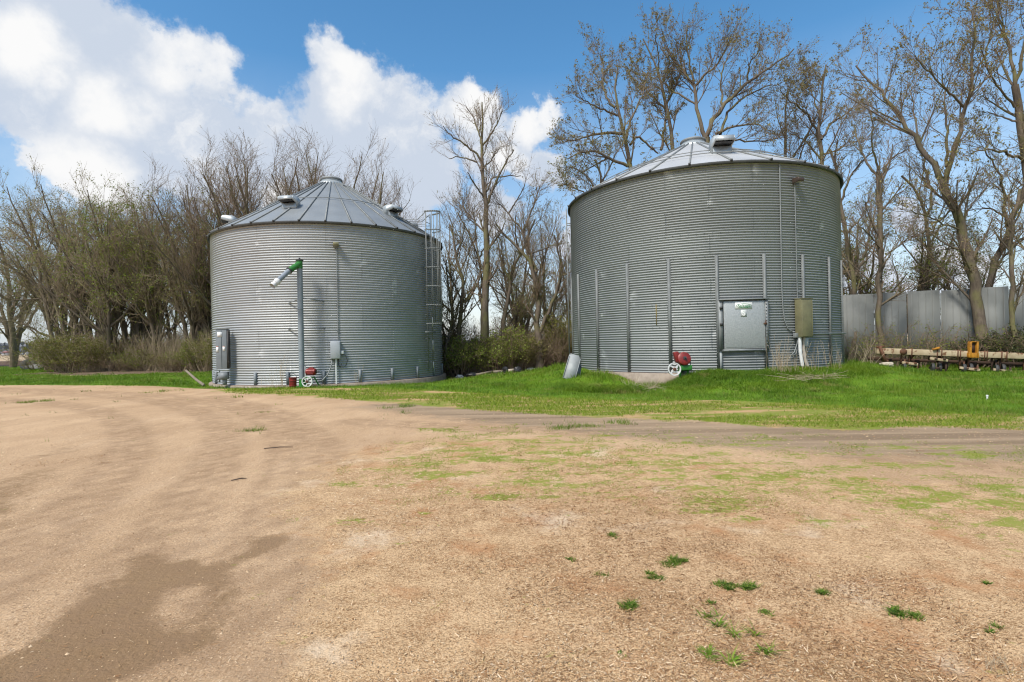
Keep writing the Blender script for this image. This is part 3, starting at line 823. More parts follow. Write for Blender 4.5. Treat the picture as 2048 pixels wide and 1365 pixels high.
s2 = sg.build('faded_sticker', M_FADED, door)
text_mesh('S', .24, M @ Matrix.Translation((0, -.099, z1 - .42)), M_STICK, 'lettering', s2, .006)
# ------------------------------------------------------------------ unloading auger by the shiny bin
def gz(x, y): return float(ground_h(x, y))
def on_ground(px, py, Y=None):
    if Y is None:
        x, y = gpt((px, py))
    else:
        v = at(px, py, Y); x, y = v.x, v.y
    return Vector((x, y, gz(x, y)))

YA = 21.0
foot = at(604, 765, YA); foot.z = gz(foot.x, foot.y)
aug = thing('unload_auger', foot, 'upright grey grain auger with green elbow and angled spout', 'auger')
def L(px, py, Y=YA): return at(px, py, Y) - foot
top = L(599, 521); 
mb = MB(); mb.tube([(0, 0, .32), (top.x * .5, 0, top.z * .5), (top.x, 0, top.z - .32)], .108, 20)
for f in (.30, .62): mb.tube([(top.x * f, 0, top.z * f - .03), (top.x * f, 0, top.z * f + .03)], .116, 20)
mb.build('post', simple('auger_tube_grey', (.23, .265, .28), (.19, .22, .235), .5, .0, 4, spot=(.33, .35, .35), spot_amt=.62), aug, smooth='auto')
mb = MB()
e0 = L(579, 541, YA - .35); e1 = L(556, 562, YA - .75); e2 = L(552.5, 566, YA - .82); e3 = L(547.5, 573, YA - .92)
mb.tube([(top.x, 0, top.z - .34), (top.x, 0, top.z - .02)], .115, 20)
a0 = Vector((top.x, 0, top.z - .14)); 
mb.tube([a0 + Vector((.02, 0, .02)), a0.lerp(Vector(e0), .5), e0], .113, 20)
mb.build('elbow', M_GREEN, aug, smooth='auto')
mb = MB(); dv = (Vector(e1) - Vector(e0)).normalized()
mb.tube([Vector(e0) - dv * .01, Vector(e0) + dv * .035], .135, 20)
mb.build('flange', M_DARK, aug, smooth='auto'); mb = MB()
mb.tube([(top.x, 0, top.z - .025), (top.x, 0, top.z + .02)], .15, 20); mb.tube([(top.x, 0, top.z), (top.x, 0, top.z + .09)], .035, 10)
mb.build('cap', M_DARK, aug, smooth='auto')
mb = MB(); mb.tube([Vector(e0) + dv * .03, e1], .098, 20); spout = mb.build('spout', simple('spout_grey', (.25, .28, .31), (.20, .23, .255), .5, .0, 5), aug, smooth='auto')
mb = MB(); mb.tube([Vector(e1) - dv * .02, Vector(e1) + dv * .15], .125, 18); mb.tube([Vector(e1) + dv * .12, Vector(e1) + dv * .3], .105, 18, caps=False); mb.tube([Vector(e1) + dv * .22, Vector(e1) + dv * .32], .122, 18, caps=False)
mb.build('cuff', M_WHITE, spout, smooth='auto')
mb = MB(); mb.tube([(0, 0, 0), (0, 0, .36)], .115, 20); mb.box((.02, 0, .06), (.42, .3, .05)); mb.box((.30, .05, .42), (.34, .26, .05)); mb.bar((.05, .05, .1), (.42, .05, .42), .06, .06); mb.bar((.46, .1, .4), (.62, .2, .05), .05, .05)
mb.build('base', M_GREEN, aug, smooth='auto')
# motor lying across the base
def motor(M, L_, R_, name, parent, mat):
    w = MB()
    w.lathe([(0, -L_ / 2), (R_ * .7, -L_ / 2), (R_ * .98, -L_ / 2 + .03), (R_, -L_ / 2 + .06), (R_, L_ / 2 - .06), (R_ * .97, L_ / 2 - .03), (R_ * .75, L_ / 2), (0, L_ / 2)], 24, 0, M=M)
    for a in np.linspace(0, 2 * pi, 18)[:-1]:
        w.bar((R_ * math.cos(a), R_ * math.sin(a), -L_ * .28), (R_ * math.cos(a), R_ * math.sin(a), L_ * .3), .012, .02, 0, M=M)
    w.box((R_ * .9, 0, .02), (R_ * .7, R_ * .95, L_ * .4), 0, M=M)
    w.lathe([(0, L_ / 2 - .01), (.025, L_ / 2 - .01), (.025, L_ / 2 + .12), (0, L_ / 2 + .12)], 10, 1, M=M)
    w.lathe([(.0, L_ / 2 + .01), (.06, L_ / 2 + .01), (.06, L_ / 2 + .03), (0, L_ / 2 + .03)], 14, 1, M=M)
    return w.build(name, [mat, M_DARK], parent, smooth='auto')
def wheel(c, R_, spokes, curved, name, parent, ax=(0, -1, 0)):
    """flat pulley facing the yard"""
    w = MB(); M = Matrix.Translation(c) @ Matrix.Rotation(pi / 2, 4, 'X')
    w.lathe([(R_ * .84, -.03), (R_, -.035), (R_ + .004, 0), (R_, .035), (R_ * .84, .03), (R_ * .84, -.03)], 36, 0, M=M)
    for k in range(spokes):
        a = 2 * pi * k / spokes + .3
        if curved:
            p = [(R_ * r * math.cos(a + .75 * r), R_ * r * math.sin(a + .75 * r), 0) for r in (.12, .35, .6, .88)]
            for s0, s1 in zip(p[:-1], p[1:]): w.bar(s0, s1, .055, .035, 0, M=M, up=(0, 0, 1))
        else:
            w.bar((0, 0, 0), (R_ * .88 * math.cos(a), R_ * .88 * math.sin(a), 0), .028, .03, 0, M=M, up=(0, 0, 1))
    o = w.build(name, M_WHITE, parent, smooth='auto')
    h = MB(); h.lathe([(0, -.06), (.05, -.06), (.055, .05), (.03, .06), (0, .06)], 14, 0, M=M); h.build('hub', M_RUST, o, smooth='auto')
    return o
mc = L(622, 744, YA - .05)
motor(Matrix.Translation(mc) @ Matrix.Rotation(pi / 2, 4, 'Y') @ Matrix.Rotation(rad(170), 4, 'Z'), .40, .135, 'motor', aug, M_RED)
wheel(L(614.5, 763.5, YA - .28), .215, 6, False, 'drive_wheel', aug)
for (px, py, Y0, px2, py2, back) in ((604, 596, YA, 648, 603, 1), (600, 597, YA, 577, 607, 1), (606, 656, YA, 650, 657, 1), (602, 655, YA, 577, 660, 1)):
    a_ = L(px, py); an, zz = bin_angle(LB, px2, py2)
    p2 = LB + Vector((math.cos(an) * BIN_R, math.sin(an) * BIN_R, 0)); p2.z = zz
    mb = MB(); mb.bar(a_, p2 - foot, .03, .035); mb.build('brace', M_GALV, aug)

pail_p = on_ground(586, 773, YA - .1)
pail = thing('pail', pail_p, 'red metal pail standing beside the foot of the grain auger', 'pail')
mb = MB(); mb.lathe([(0, .0), (.125, .0), (.128, .03), (.148, .40), (.160, .405), (.160, .43), (.146, .43), (.140, .38), (.12, .06), (0, .05)], 28)
for z in (.10, .30): mb.lathe([(.130 + z * .05, z - .012), (.142 + z * .05, z), (.130 + z * .05, z + .012)], 28)
mb.build('body', M_RED, pail, smooth='auto')
mb = MB(); mb.tube([(.14 * math.cos(t), .02, .42 + .16 * math.sin(t)) for t in np.linspace(0, pi, 13)], .008, 6); mb.build('handle', M_DARK, pail, smooth=True)

# ------------------------------------------------------------------ boxes and conduits on the bins
def wall_thing(name, c, px, py, label, cat, off=0.0, group=None):
    an, z = bin_angle(c, px, py)
    o = thing(name, c + Vector((math.cos(an) * (BIN_R + .012 + off), math.sin(an) * (BIN_R + .012 + off), z - c.z)), label, cat, group)
    o.rotation_euler = (0, 0, an + pi / 2)
    return o      # local: x right, y into the wall, z up
PXM_A, PXM_B = 1048.8 / 21.9, 1048.8 / 18.2

t = wall_thing('control_panel', LB, 461, 738, 'tall dark grey control panel with white stickers on shiny bin', 'control panel')
t.rotation_euler[2] = rad(9); t.location += Vector((-.10, -.22, 0))
mb = MB(); mb.box((-.02, -.16, .84), (.42, .30, 1.66)); mb.box((-.02, -.16, 1.685), (.46, .34, .03)); mb.box((-.02, -.32, .84), (.012, .02, 1.6))
mb.build('cabinet', M_BOXG, t, bevel=.01)
mb = MB(); mb.box((.225, -.2, .84), (.06, .20, 1.60))
for z in np.arange(.12, 1.6, .075): mb.box((.262, -.2, z), (.03, .18, .028))
mb.build('vent_louvres', M_DARK, t)
mb = MB(); mb.box((-.07, -.315, 1.46), (.19, .008, .20)); mb.build('sticker', M_STICK, t)
mb = MB(); mb.box((-.17, -.315, .83), (.09, .008, .22)); mb.box((-.17, -.316, .95), (.09, .008, .025), 1); mb.build('sticker', [M_STICK, M_STICKR], t)
mb = MB(); mb.box((.08, -.315, .86), (.09, .008, .18)); mb.box((.08, -.316, .96), (.09, .008, .02), 1); mb.build('sticker', [M_STICK, M_STICKR], t)
mb = MB(); mb.tube([(-.30, -.05, .22), (-.30, -.05, 1.30)], .02, 8); mb.build('side_conduit', M_DARK, t)
mb = MB(); mb.prism([(-.30, -.42), (.16, -.42), (.16, -.12), (-.12, -.12)], .22, 0, M=Matrix.Translation((0, -.13, 0)), ax=1); mb.box((.02, -.12, -.52), (.14, .12, .28)); mb.box((-.2, -.05, -.30), (.02, .1, .5))
mb.build('support_bracket', M_BOXG, t)

t = wall_thing('junction_box', LB, 671, 718, 'light grey square junction box with white conduit below on shiny bin', 'electrical box')
mb = MB(); mb.box((0, -.10, .37), (.39, .20, .74)); mb.box((0, -.205, .37), (.35, .012, .70)); mb.build('cabinet', M_BOXL, t, bevel=.008)
mb = MB(); mb.tube([(.02, -.09, .02), (.02, -.09, -1.16)], .033, 12); mb.build('conduit', M_PVC, t, smooth='auto')
mb = MB(); mb.tube([(-.12, -.09, 0), (-.16, -.10, -.25), (-.30, -.14, -.62), (-.52, -.22, -.86), (-.72, -.3, -.92)], .026, 10)
mb.build('flexible_conduit', M_GALV, t, smooth=True)
mb = MB(); mb.tube([(.22, -.1, .20), (.40, -.12, .14), (.47, -.12, -.1), (.40, -.1, -.30), (.27, -.08, -.38), (.22, -.08, -.20)], .014, 8); mb.tube([(.11, -.06, 0), (.12, -.05, -.28), (.2, -.05, -.36)], .016, 8)
mb.build('cable', M_DARK, t, smooth=True)
mb = MB(); mb.box((.27, -.09, .26), (.11, .11, .14)); mb.build('receptacle', M_PVC, t, bevel=.008)

def wall_lamp(c, px, py, label, run, mat, sc):
    t = wall_thing('wall_lamp', c, px, py, label, 'lamp')
    mb = MB(); mb.prism([(-.02, -.09), (-.30, -.06), (-.32, .02), (-.26, .09), (-.02, .09)], .24 * sc, 0, ax=0); mb.build('housing', mat, t, bevel=.01)
    mb = MB(); mb.bar((0, -.05, -.08), (0, -.28, -.066), .19 * sc, .02, 0); mb.build('lens', M_GLASS, t)
    mb = MB(); mb.tube([(p[0], -.035, p[1]) for p in run], .017, 8)
    for z in np.arange(run[-1][1] + .4, run[0][1], 1.1): mb.box((np.interp(z, [run[-1][1], run[0][1]], [run[-1][0], run[0][0]]), -.03, z), (.10, .03, .03))
    mb.build('conduit', M_GALV, t, smooth='auto')
    return t
wall_lamp(LB, 671.5, 491, 'small flood lamp high on shiny bin above a thin straight conduit', [(.02, -.05), (.02, -4.0)], M_OLIVE, .9)
wall_lamp(RB, 1588, 364, 'brown flood lamp below the eave of the dull grey bin', [(-.02, -.05), (-.02, -4.0), (.06, -4.2)], M_BROWN, 1.0)

t = wall_thing('fuse_box', RB, 1598, 675, 'olive brown metal fuse box on legs of conduit on dull bin', 'electrical box')
mb = MB(); mb.box((0.03, -.17, .66), (.47, .28, 1.30)); mb.box((.03, -.318, .66), (.44, .014, 1.26)); mb.box((.03, -.18, 1.32), (.50, .33, .025)); mb.box((.25, -.325, .66), (.02, .02, 1.2)); mb.build('cabinet', M_OLIVE, t, bevel=.008)
mb = MB(); mb.tube([(-.13, -.14, 0.02), (-.12, -.14, -.5), (-.05, -.16, -1.0)], .055, 14); mb.build('conduit', M_PVC, t, smooth='auto')
mb = MB(); mb.tube([(.05, -.14, .02), (.04, -.13, -.4), (.08, -.14, -.75), (.16, -.16, -1.0)], .05, 14); mb.build('conduit', simple('conduit_dirty', (.42, .38, .32), (.34, .30, .25), .7), t, smooth='auto')
mb = MB(); mb.tube([(-.18, -.1, -.02), (-.19, -.09, -.2), (-.3, -.07, -.5), (-.45, -.06, -.62)], .018, 8); mb.tube([(-.15, -.06, -.1), (-.17, -.06, -.35), (-.21, -.06, -.55), (-.45, -.05, -.66)], .013, 8); mb.build('cable', M_GALV, t, smooth=True)
mb = MB(); mb.box((-.26, -.10, .07), (.12, .12, .16)); mb.build('coupling_box', M_GALV, t, bevel=.008)
mb = MB(); mb.box((.20, -.06, -.17), (.19, .10, .28)); mb.build('small_box', M_BOXL, t, bevel=.01)
# eave conduit that bends into the coupling box
mb = MB(); an0, zt = bin_angle(RB, 1557.5, 330)
an1, zb = bin_angle(RB, 1562, 580); ac, zc = bin_angle(RB, 1585, 664)
run = [(an0, zt)] + [(an0 + (an1 - an0) * f, zt + (zb - zt) * f) for f in (.3, .6, 1.0)] + [(an1 + (ac - an1) * f, zc + (zb - zc) * g) for f, g in ((.06, .55), (.18, .28), (.45, .08), (.9, .0))]
inv = t.matrix_basis.inverted()
mb.tube([inv @ (RB + Vector((math.cos(a) * (BIN_R + .045), math.sin(a) * (BIN_R + .045), z - RB.z))) for a, z in run], .02, 10)
mb.build('eave_conduit', M_GALV, t, smooth='auto')
mb = MB(); ap, zp = bin_angle(RB, 1616, 668); aq, _ = bin_angle(RB, 1687, 667)
mb.tube([inv @ (RB + Vector((math.cos(a) * (BIN_R + .09), math.sin(a) * (BIN_R + .09), zp - RB.z))) for a in np.linspace(ap, aq + .12, 14)], .022, 8)
mb.build('cross_pipe', M_BOXG, t, smooth='auto')

# ------------------------------------------------------------------ drive motor at the dull bin
Yb = 17.75
mp = at(1362, 752, Yb); mp.z = gz(mp.x, mp.y)
dm = thing('drive_motor', mp, 'red electric motor on green bracket with white pulley wheel by dull bin', 'motor')
def Lb(px, py, Y=Yb): return at(px, py, Y) - mp
c = Lb(1365.5, 719.5)
motor(Matrix.Translation(c) @ Matrix.Rotation(pi / 2 - .25, 4, 'X') @ Matrix.Rotation(rad(150), 4, 'Z'), .44, .225, 'motor', dm, M_RED)
mb = MB(); p = Lb(1353, 714, Yb - .05); mb.box(tuple(p), (.16, .2, .34), 0, M=Matrix.Translation(p) @ Matrix.Rotation(-.22, 4, 'Y') @ Matrix.Translation(-p)); mb.build('switch_box', M_RED, dm, bevel=.02)
mb = MB(); p = Lb(1370, 735.5, Yb); mb.box(tuple(p), (.38, .34, .16)); q0 = Lb(1378, 741, Yb + .1); mb.bar(p, (q0.x, 1.3, q0.z - .05), .22, .2); mb.bar((p.x + .1, p.y, p.z), (p.x + .1, p.y + .1, p.z - .38), .07, .07); mb.bar((p.x - .15, p.y, p.z), (p.x - .15, p.y + .1, p.z - .38), .07, .07)
mb.build('bracket', M_GREEN, dm, bevel=.012)
wheel(Lb(1348.8, 738.8, Yb - .3), .215, 4, True, 'pulley_wheel', dm)
mb = MB(); p = Lb(1379.5, 720, Yb); mb.tube([p + Vector((0, -.05, -.25)), p + Vector((.01, -.05, .0)), p + Vector((-.06, -.04, .17))], .013, 8); mb.build('cable', M_DARK, dm, smooth=True)

# ------------------------------------------------------------------ loose things round the bins
def leaning_panel(px0, py0, px1, py1, Y, wd, label, mat, thick=.02, yb=.5):
    b0 = at(px0, py0, Y); b0.z = gz(b0.x, b0.y) - .03; t0 = at(px1, py1, Y + yb)
    o = thing('metal_panel', b0, label, 'sheet')
    mb = MB(); d = t0 - b0; L_ = d.length; d.normalize(); s = Vector((1, .1, 0)); s = (s - d * s.dot(d)).normalized(); n_ = s.cross(d)
    M = Matrix(((s.x, d.x, n_.x, 0), (s.y, d.y, n_.y, 0), (s.z, d.z, n_.z, 0), (0, 0, 0, 1)))
    mb.prism([(-wd / 2, 0), (wd / 2, 0), (wd / 2, L_ * .88), (wd * .28, L_), (-wd * .22, L_ * .99), (-wd / 2, L_ * .93)], thick, 0, M=M)
    for sx in (-1, 1): mb.box((sx * wd * .49, L_ * .45, .02), (.02, L_ * .86, .05), 0, M=M)
    mb.build('sheet', mat, o)
leaning_panel(1137, 752, 1151, 710, 19.6, .46, 'stained grey metal sheet propped against the dull bin', M_SHEET)
leaning_panel(1154, 750, 1157, 728, 19.9, .22, 'short grey metal strip behind the propped metal sheet', M_GALV, yb=.3)

p0 = on_ground(408, 768.5, 23.2); p1 = at(372, 741.5, 23.9)
pk = thing('wooden_pole', p0, 'weathered wooden pole propped in grass beside the shiny bin', 'pole')
mb = MB(); mb.tube([(0, 0, .06), (p1 - p0) * .5, p1 - p0], [.06, .055, .05], 10); mb.build('shaft', M_WOOD, pk, smooth='auto')
pk2 = at(382, 760, 23.6)
mb = MB(); mb.bar((-.32, .5, .0), (p1 - p0) * .62, .05, .05); mb.build('prop', M_WOOD, pk)

p = on_ground(611, 745, 21.35)
t = thing('plastic_pipe', p, 'short white plastic pipe upright behind the red auger motor', 'pipe')
mb = MB(); mb.tube([(0, 0, 0), (-.01, 0, .87)], .03, 12); mb.build('tube', M_PVC, t, smooth='auto')

def rock(name, p, sx, sy, sz, label, cat, mat, seed, sub=3):
    r_ = np.random.default_rng(seed); import bmesh
    bm = bmesh.new(); bmesh.ops.create_icosphere(bm, subdivisions=sub, radius=1)
    dirs = norm(r_.normal(size=(9, 3)))
    for v in bm.verts:
        c_ = NP(v.co); k = 1 - .22 * np.maximum(dirs @ c_ - .62, 0).sum() * 2 + .03 * r_.normal()
        v.co = Vector((c_[0] * sx * k, c_[1] * sy * k, c_[2] * sz * k + sz * .55))
    me = bpy.data.meshes.new(name); bm.to_mesh(me); bm.free(); me.materials.append(mat)
    o = bpy.data.objects.new(name, me); COL.objects.link(o); o.location = p
    return tag(o, label, cat)
rock('stone', on_ground(1775, 741, 20.6), .34, .2, .13, 'pale flat stone in grass before the rusty implement', 'stone', M_STONE, 3)
rock('stone', on_ground(75, 736, 50), .9, .5, .35, 'grey boulder at the lawn edge under the spreading tree', 'stone', simple('grey_stone', (.25, .24, .22), (.16, .15, .14), .9, 0, 3, bump=.5), 5)
p = on_ground(57, 734, 51)
ty = MB(); ty.lathe([(.30 + .22 * math.cos(a) * 1.0, .16 * math.sin(a)) for a in np.linspace(0, 2 * pi, 17)], 30, 0, M=Matrix.Rotation(rad(78), 4, 'X'))
t = ty.build('old_tyre', M_DARK, smooth=True); t.location = p + Vector((0, 0, .45)); t.scale = (1.6, 1.2, 1.1); tag(t, 'old black tyre dumped at the lawn edge', 'tyre')
p = on_ground(1974.5, 800, None)
t = thing('marker_stake', p, 'tiny white marker stake standing alone in the lawn', 'stake')
mb = MB(); mb.tube([(0, 0, 0), (0, 0, .08)], .018, 10); mb.lathe([(0, .105), (.02, .10), (.026, .08), (.02, .06)], 12); mb.build('post', M_PVC, t, smooth='auto')

def stick(px, py, ln, az, label):
    p = on_ground(px, py); mb = MB(); a = NP((math.cos(az), math.sin(az), 0)) * ln / 2
    mb.tube([-a + NP((0, 0, .01)), NP((.02, .015, .02)), a + NP((0, 0, .012))], [.006, .008, .004], 6)
    o = mb.build('fallen_twig', simple('wet_twig', (.06, .04, .03), None, .9)); o.location = p; tag(o, label, 'twig')
stick(557, 898, .42, .15, 'dark twig lying on the gravel at the middle of the drive'); stick(478, 962, .16, .5, 'short dark chip of wood on the drive')
# scrap between the bins
M_BLACKB = simple('black_bag', (.02, .02, .022), (.035, .035, .035), .35, 0, 10)
rock('scrap_bundle', on_ground(919, 752, 27), .24, .17, .15, 'crumpled white plastic bundle under the trees between the bins', 'bundle', simple('crumpled_white', (.55, .55, .53), (.20, .20, .19), .6, 0, 16, bump=.8, bscale=20), 8)
rock('scrap_bundle', on_ground(1062, 742, 28), .24, .17, .11, 'white rag heap at the foot of the forked tree', 'bundle', simple('rag_white', (.50, .49, .47), (.18, .17, .16), .7, 0, 12, bump=.8, bscale=20), 9)
rock('rubber_lump', on_ground(945, 756, 26.5), .38, .25, .14, 'flat black rubber scrap on the bare earth between the bins', 'scrap', M_BLACKB, 10)
rock('rubber_lump', on_ground(1012, 753, 26.8), .22, .2, .22, 'round black lump of scrap beside the fallen pale post', 'scrap', M_BLACKB, 12)
rock('rubber_lump', on_ground(1037, 753, 26.8), .26, .2, .20, 'second black lump of scrap nearer the dull bin', 'scrap', M_BLACKB, 13)
def lying_post(px0, py0, px1, py1, Y0, Y1, r_, label, mat):
    a_, b_ = on_ground(px0, py0, Y0), on_ground(px1, py1, Y1)
    o = MB(); o.bar((0, 0, r_), b_ - a_ + Vector((0, 0, r_ * 1.2)), r_ * 2, r_ * 1.6)
    o = o.build('fence_post', mat); o.location = a_
    tag(o, label, 'post')
lying_post(953, 755, 985, 752, 26.3, 26.8, .07, 'grey timber post lying beside the flat black scrap', M_WOOD)
lying_post(988, 752, 1010, 751, 26.5, 26.9, .08, 'mossy timber post lying between two other posts', M_WOOD)
lying_post(1016, 751, 1027, 751, 26.7, 26.8, .10, 'short pale post lying between the two black lumps', M_STONE)

# ------------------------------------------------------------------ sheet metal windbreak
f0, f1 = at(1660, 700, 27.5), at(2048, 700, 23.9)
fd = (f1 - f0); fd.z = 0; fd.normalize()
root_f = f0 + fd * .0; root_f.z = gz(root_f.x, root_f.y)
fence = thing('windbreak_fence', root_f, 'tall grey sheet metal windbreak fence behind the rusty implement', 'fence')
fn = Vector((-fd.y, fd.x, 0))
pos = 0.0
edges = [1660, 1749, 1815, 1882, 1952, 2020, 2095, 2170, 2250, 2340]
def fence_s(px):
    d_ = ray(px, 640); # meet the fence line
    k = (f0.x * d_.y - f0.y * d_.x) / (fd.y * d_.x - fd.x * d_.y)
    return k
for i in range(len(edges) - 1):
    s0, s1 = fence_s(edges[i]), fence_s(edges[i + 1])
    mid = f0 + fd * (s0 + s1) / 2
    top_px = np.interp((edges[i] + edges[i + 1]) / 2, [1690, 1800, 1870, 1960, 2048, 2300], [588, 581, 577, 573, 570, 558])
    h_ = 3.65 + rng.normal() * .012
    mb = MB(); ln = s1 - s0 - .05
    a_ = fd * (s0 + .025); 
    M = Matrix(((fd.x, fn.x, 0, a_.x), (fd.y, fn.y, 0, a_.y), (0, 0, 1, 0), (0, 0, 0, 1)))
    zb = gz(mid.x, mid.y) - root_f.z - .05
    tilt = Matrix.Rotation(rng.normal() * .002, 4, 'Y') @ Matrix.Rotation(rng.normal() * .005, 4, 'X')
    nseg = 1
    xs = np.linspace(0, ln, nseg + 1); bow = 0 * xs
    for k in range(nseg):
        mb.prism([(xs[k], bow[k]), (xs[k + 1], bow[k + 1]), (xs[k + 1], bow[k + 1] + .004), (xs[k], bow[k] + .004)], h_ - root_f.z - zb, 0, M=M @ tilt @ Matrix.Translation((0, 0, (h_ - root_f.z + zb) / 2)))
    for xr in np.arange(.15, ln - .05, .28): mb.box((xr, -.012, (h_ - root_f.z + zb) / 2), (.035, .022, h_ - root_f.z - zb - .01), 0, M=M @ tilt)
    for z in (h_ - root_f.z - .02,): mb.box((ln / 2, .03, z), (ln, .03, .03), 0, M=M @ tilt)
    mb.build('panel', M_FENCE, fence)
    pm = MB(); pm.box((ln + .1, .10, (h_ - root_f.z) / 2 - .1), (.11, .11, h_ - root_f.z - .1), 0, M=M); 
    pm.build('post', M_WOOD if i % 2 else M_SHEET, fence)

# ------------------------------------------------------------------ rusting toolbar implement
M_DARKR = simple('grease_rust_shade', (.035, .022, .016), (.07, .036, .02), .85, .1, 9)  # old grease and rust, also painting the shadow under the beam
i0, i1 = at(1752, 702, 21.9), at(2170, 717, 20.6)
ic = i0.copy(); ic.z = gz(i0.x, i0.y)
imp = thing('farm_implement', ic, 'long rusting cream toolbar implement with row units lying before the windbreak', 'farm implement')
d_ = (i1 - i0); LI = d_.length; ang = math.atan2(d_.y, d_.x)
bx = d_.normalized(); by = Vector((0, 0, 1)).cross(bx).normalized(); bz = bx.cross(by)
MI = Matrix(((bx.x, by.x, bz.x, 0), (bx.y, by.y, bz.y, 0), (bx.z, by.z, bz.z, i0.z - ic.z), (0, 0, 0, 1)))
def sI(px): return (at(px, 706, 21.9 - (px - 1752) / 418 * 1.3).x - i0.x) / bx.x
mb = MB(); mb.box((LI / 2, 0, 0), (LI, .22, .24), 0, M=MI)
mb.build('beam', M_CREAM, imp, bevel=.015)
mb = MB(); mb.box((LI / 2, .62, -.34), (LI, .12, .14), 0, M=MI)  # dark bar added for the shadow and clutter under the beam
for x in np.arange(.4, LI, 1.05): mb.bar((x, .0, -.05), (x + .1, .62, -.34), .08, .08, 0, M=MI); mb.box((x + .3, .5, -.5), (.16, .3, .34), 0, M=MI)
mb.build('rear_shade_bar', M_DARKR, imp)
mb = MB(); 
for px in (1820, 1870.5, 1879, 1911, 1916, 1964, 1969, 1998, 2008, 2060, 2110): mb.box((sI(px), 0, 0), (.035, .27, .29), 0, M=MI); mb.box((sI(px), -.13, -.05), (.03, .02, .44), 0, M=MI)
mb.build('clamp', M_RUST, imp)
mb = MB(); x = sI(1761); mb.bar((x - .12, -.16, .2), (x + .12, -.2, -.52), .22, .10, 0, M=MI); mb.box((x + .12, -.2, -.45), (.14, .14, .2), 0, M=MI); mb.tube([(x - .2, -.1, .14), (x + .1, -.1, .2)], .04, 8, 0, M=MI)
mb.build('hinge_arm', M_RUST, imp)
mb = MB(); x = sI(1939); mb.box((x - .12, -.16, .18), (.07, .18, .62), 0, M=MI); mb.box((x + .12, -.16, .18), (.07, .18, .62), 0, M=MI); mb.box((x, -.10, .18), (.2, .03, .62), 0, M=MI); mb.box((x, -.17, -.04), (.36, .16, .20), 0, M=MI); mb.box((x + .02, -.15, .5), (.30, .2, .03), 0, M=MI)
mb.build('upright_bracket', M_YELLOW, imp, bevel=.012)
mb = MB(); mb.box((x, -.135, .25), (.15, .03, .40), 0, M=MI); mb.build('bracket_slot', M_DARKR, imp)  # dark box paints the shaded gap of the bracket
mb = MB(); x = sI(1868); mb.bar((x - .14, -.12, .13), (x + .1, -.16, .22), .12, .08, 0, M=MI); mb.build('mount_plate', M_YELLOW, imp)
mb = MB(); x = sI(1803); mb.lathe([(0, -.14), (.13, -.14), (.13, -.11), (0, -.11)], 16, 0, M=MI @ Matrix.Translation((x, 0, .0)) @ Matrix.Rotation(pi / 2, 4, 'X') @ Matrix.Translation((0, 0, .26))); mb.build('round_plate', M_RUST, imp)
for k, (pa, pb, dz) in enumerate(((1797, 1826, -.48), (1851, 1884, -.27), (1910, 1948, -.60), (1976, 2010, -.62), (2040, 2075, -.6), (2100, 2135, -.6))):
    a_, b_ = sI(pa), sI(pb); lift = -.1 * (k > 3)
    mb = MB(); mb.bar((a_, -.30, dz + .04), (b_, -.34, dz - .02), .08, .10, 0, M=MI)
    mb.build('link_arm', M_CREAM, imp, bevel=.008)
    mb = MB(); xm = (a_ + b_) / 2
    for s_ in (-.14, .16):
        mb.box((xm + s_, .05, dz * .5 - .05), (.05, .06, abs(dz) - .02), 0, M=MI); mb.box((xm + s_, -.2, dz + .03), (.06, .5, .07), 0, M=MI)
    mb.box((xm, -.05, -.62), (.14, .5, .10), 0, M=MI); mb.bar((xm - .2, -.3, dz), (xm + .1, .2, -.2), .05, .05, 0, M=MI); mb.box((xm + .26, -.34, -.62), (.05, .06, .34), 0, M=MI)
    mb.build('shank', M_DARKR if k % 2 else M_RUST, imp)
    for s_, rr in ((-.16, .17), (.20, .20)):
        mb = MB(); mb.lathe([(0, -.03), (rr * .6, -.035), (rr, -.05), (rr + .02, 0), (rr, .05), (rr * .6, .035), (0, .03)], 20, 0, M=MI @ Matrix.Translation((xm + s_, -.15 + s_ * .6, -.62 + .02 * k)) @ Matrix.Rotation(pi / 2, 4, 'Y') @ Matrix.Rotation(.3, 4, 'X'))
        mb.build('gauge_wheel', M_DARK, imp, smooth='auto')
# ------------------------------------------------------------------ trees
def bark(name, c1, c2, moss):
    m, q, b = new_mat(name)
    g = q.n('ShaderNodeNewGeometry').outputs['Position']
    v = q.scalevec(g, (1, 1, .25))
    col = q.mix(q.ramp(q.noise(v, 9, 5, .65), .3, .7), c1, c2)
    col = q.mix(q.ramp(q.noise(g, 1.1, 5, .6), .46, .64, 0, .75), col, moss)
    q.put(b.inputs['Base Color'], col); b.inputs['Roughness'].default_value = .92; b.inputs['Specular IOR Level'].default_value = .15
    bn = q.n('ShaderNodeBump'); bn.inputs['Strength'].default_value = .7; bn.inputs['Distance'].default_value = .03
    q.put(bn.inputs['Height'], q.noise(v, 22, 4, .7)); q.put(b.inputs['Normal'], bn.outputs[0])
    return m
M_BARK = bark('bark_mossy', (.17, .135, .10), (.095, .074, .055), (.16, .15, .06))
M_BARKG = bark('bark_grey', (.20, .155, .115), (.115, .09, .066), (.17, .14, .085))
M_TWIG = simple('twig', (.25, .182, .122), (.17, .123, .085), .85, 0, 1.5, spec=.15)
M_TWIGO = simple('twig_olive', (.36, .285, .185), (.26, .20, .13), .85, 0, .6, spec=.15)
M_BUD = rnd_mat('opening_buds', [(.17, .11, .05), (.24, .19, .065), (.28, .24, .085), (.19, .19, .06)], .7, .35)
M_BUDG = rnd_mat('young_leaves', [(.12, .165, .018), (.19, .25, .03), (.17, .17, .035), (.25, .28, .05)], .6, .3)
M_BUDO = rnd_mat('hazy_buds', [(.20, .165, .07), (.26, .25, .075), (.22, .21, .08), (.31, .30, .09)], .7, .35)

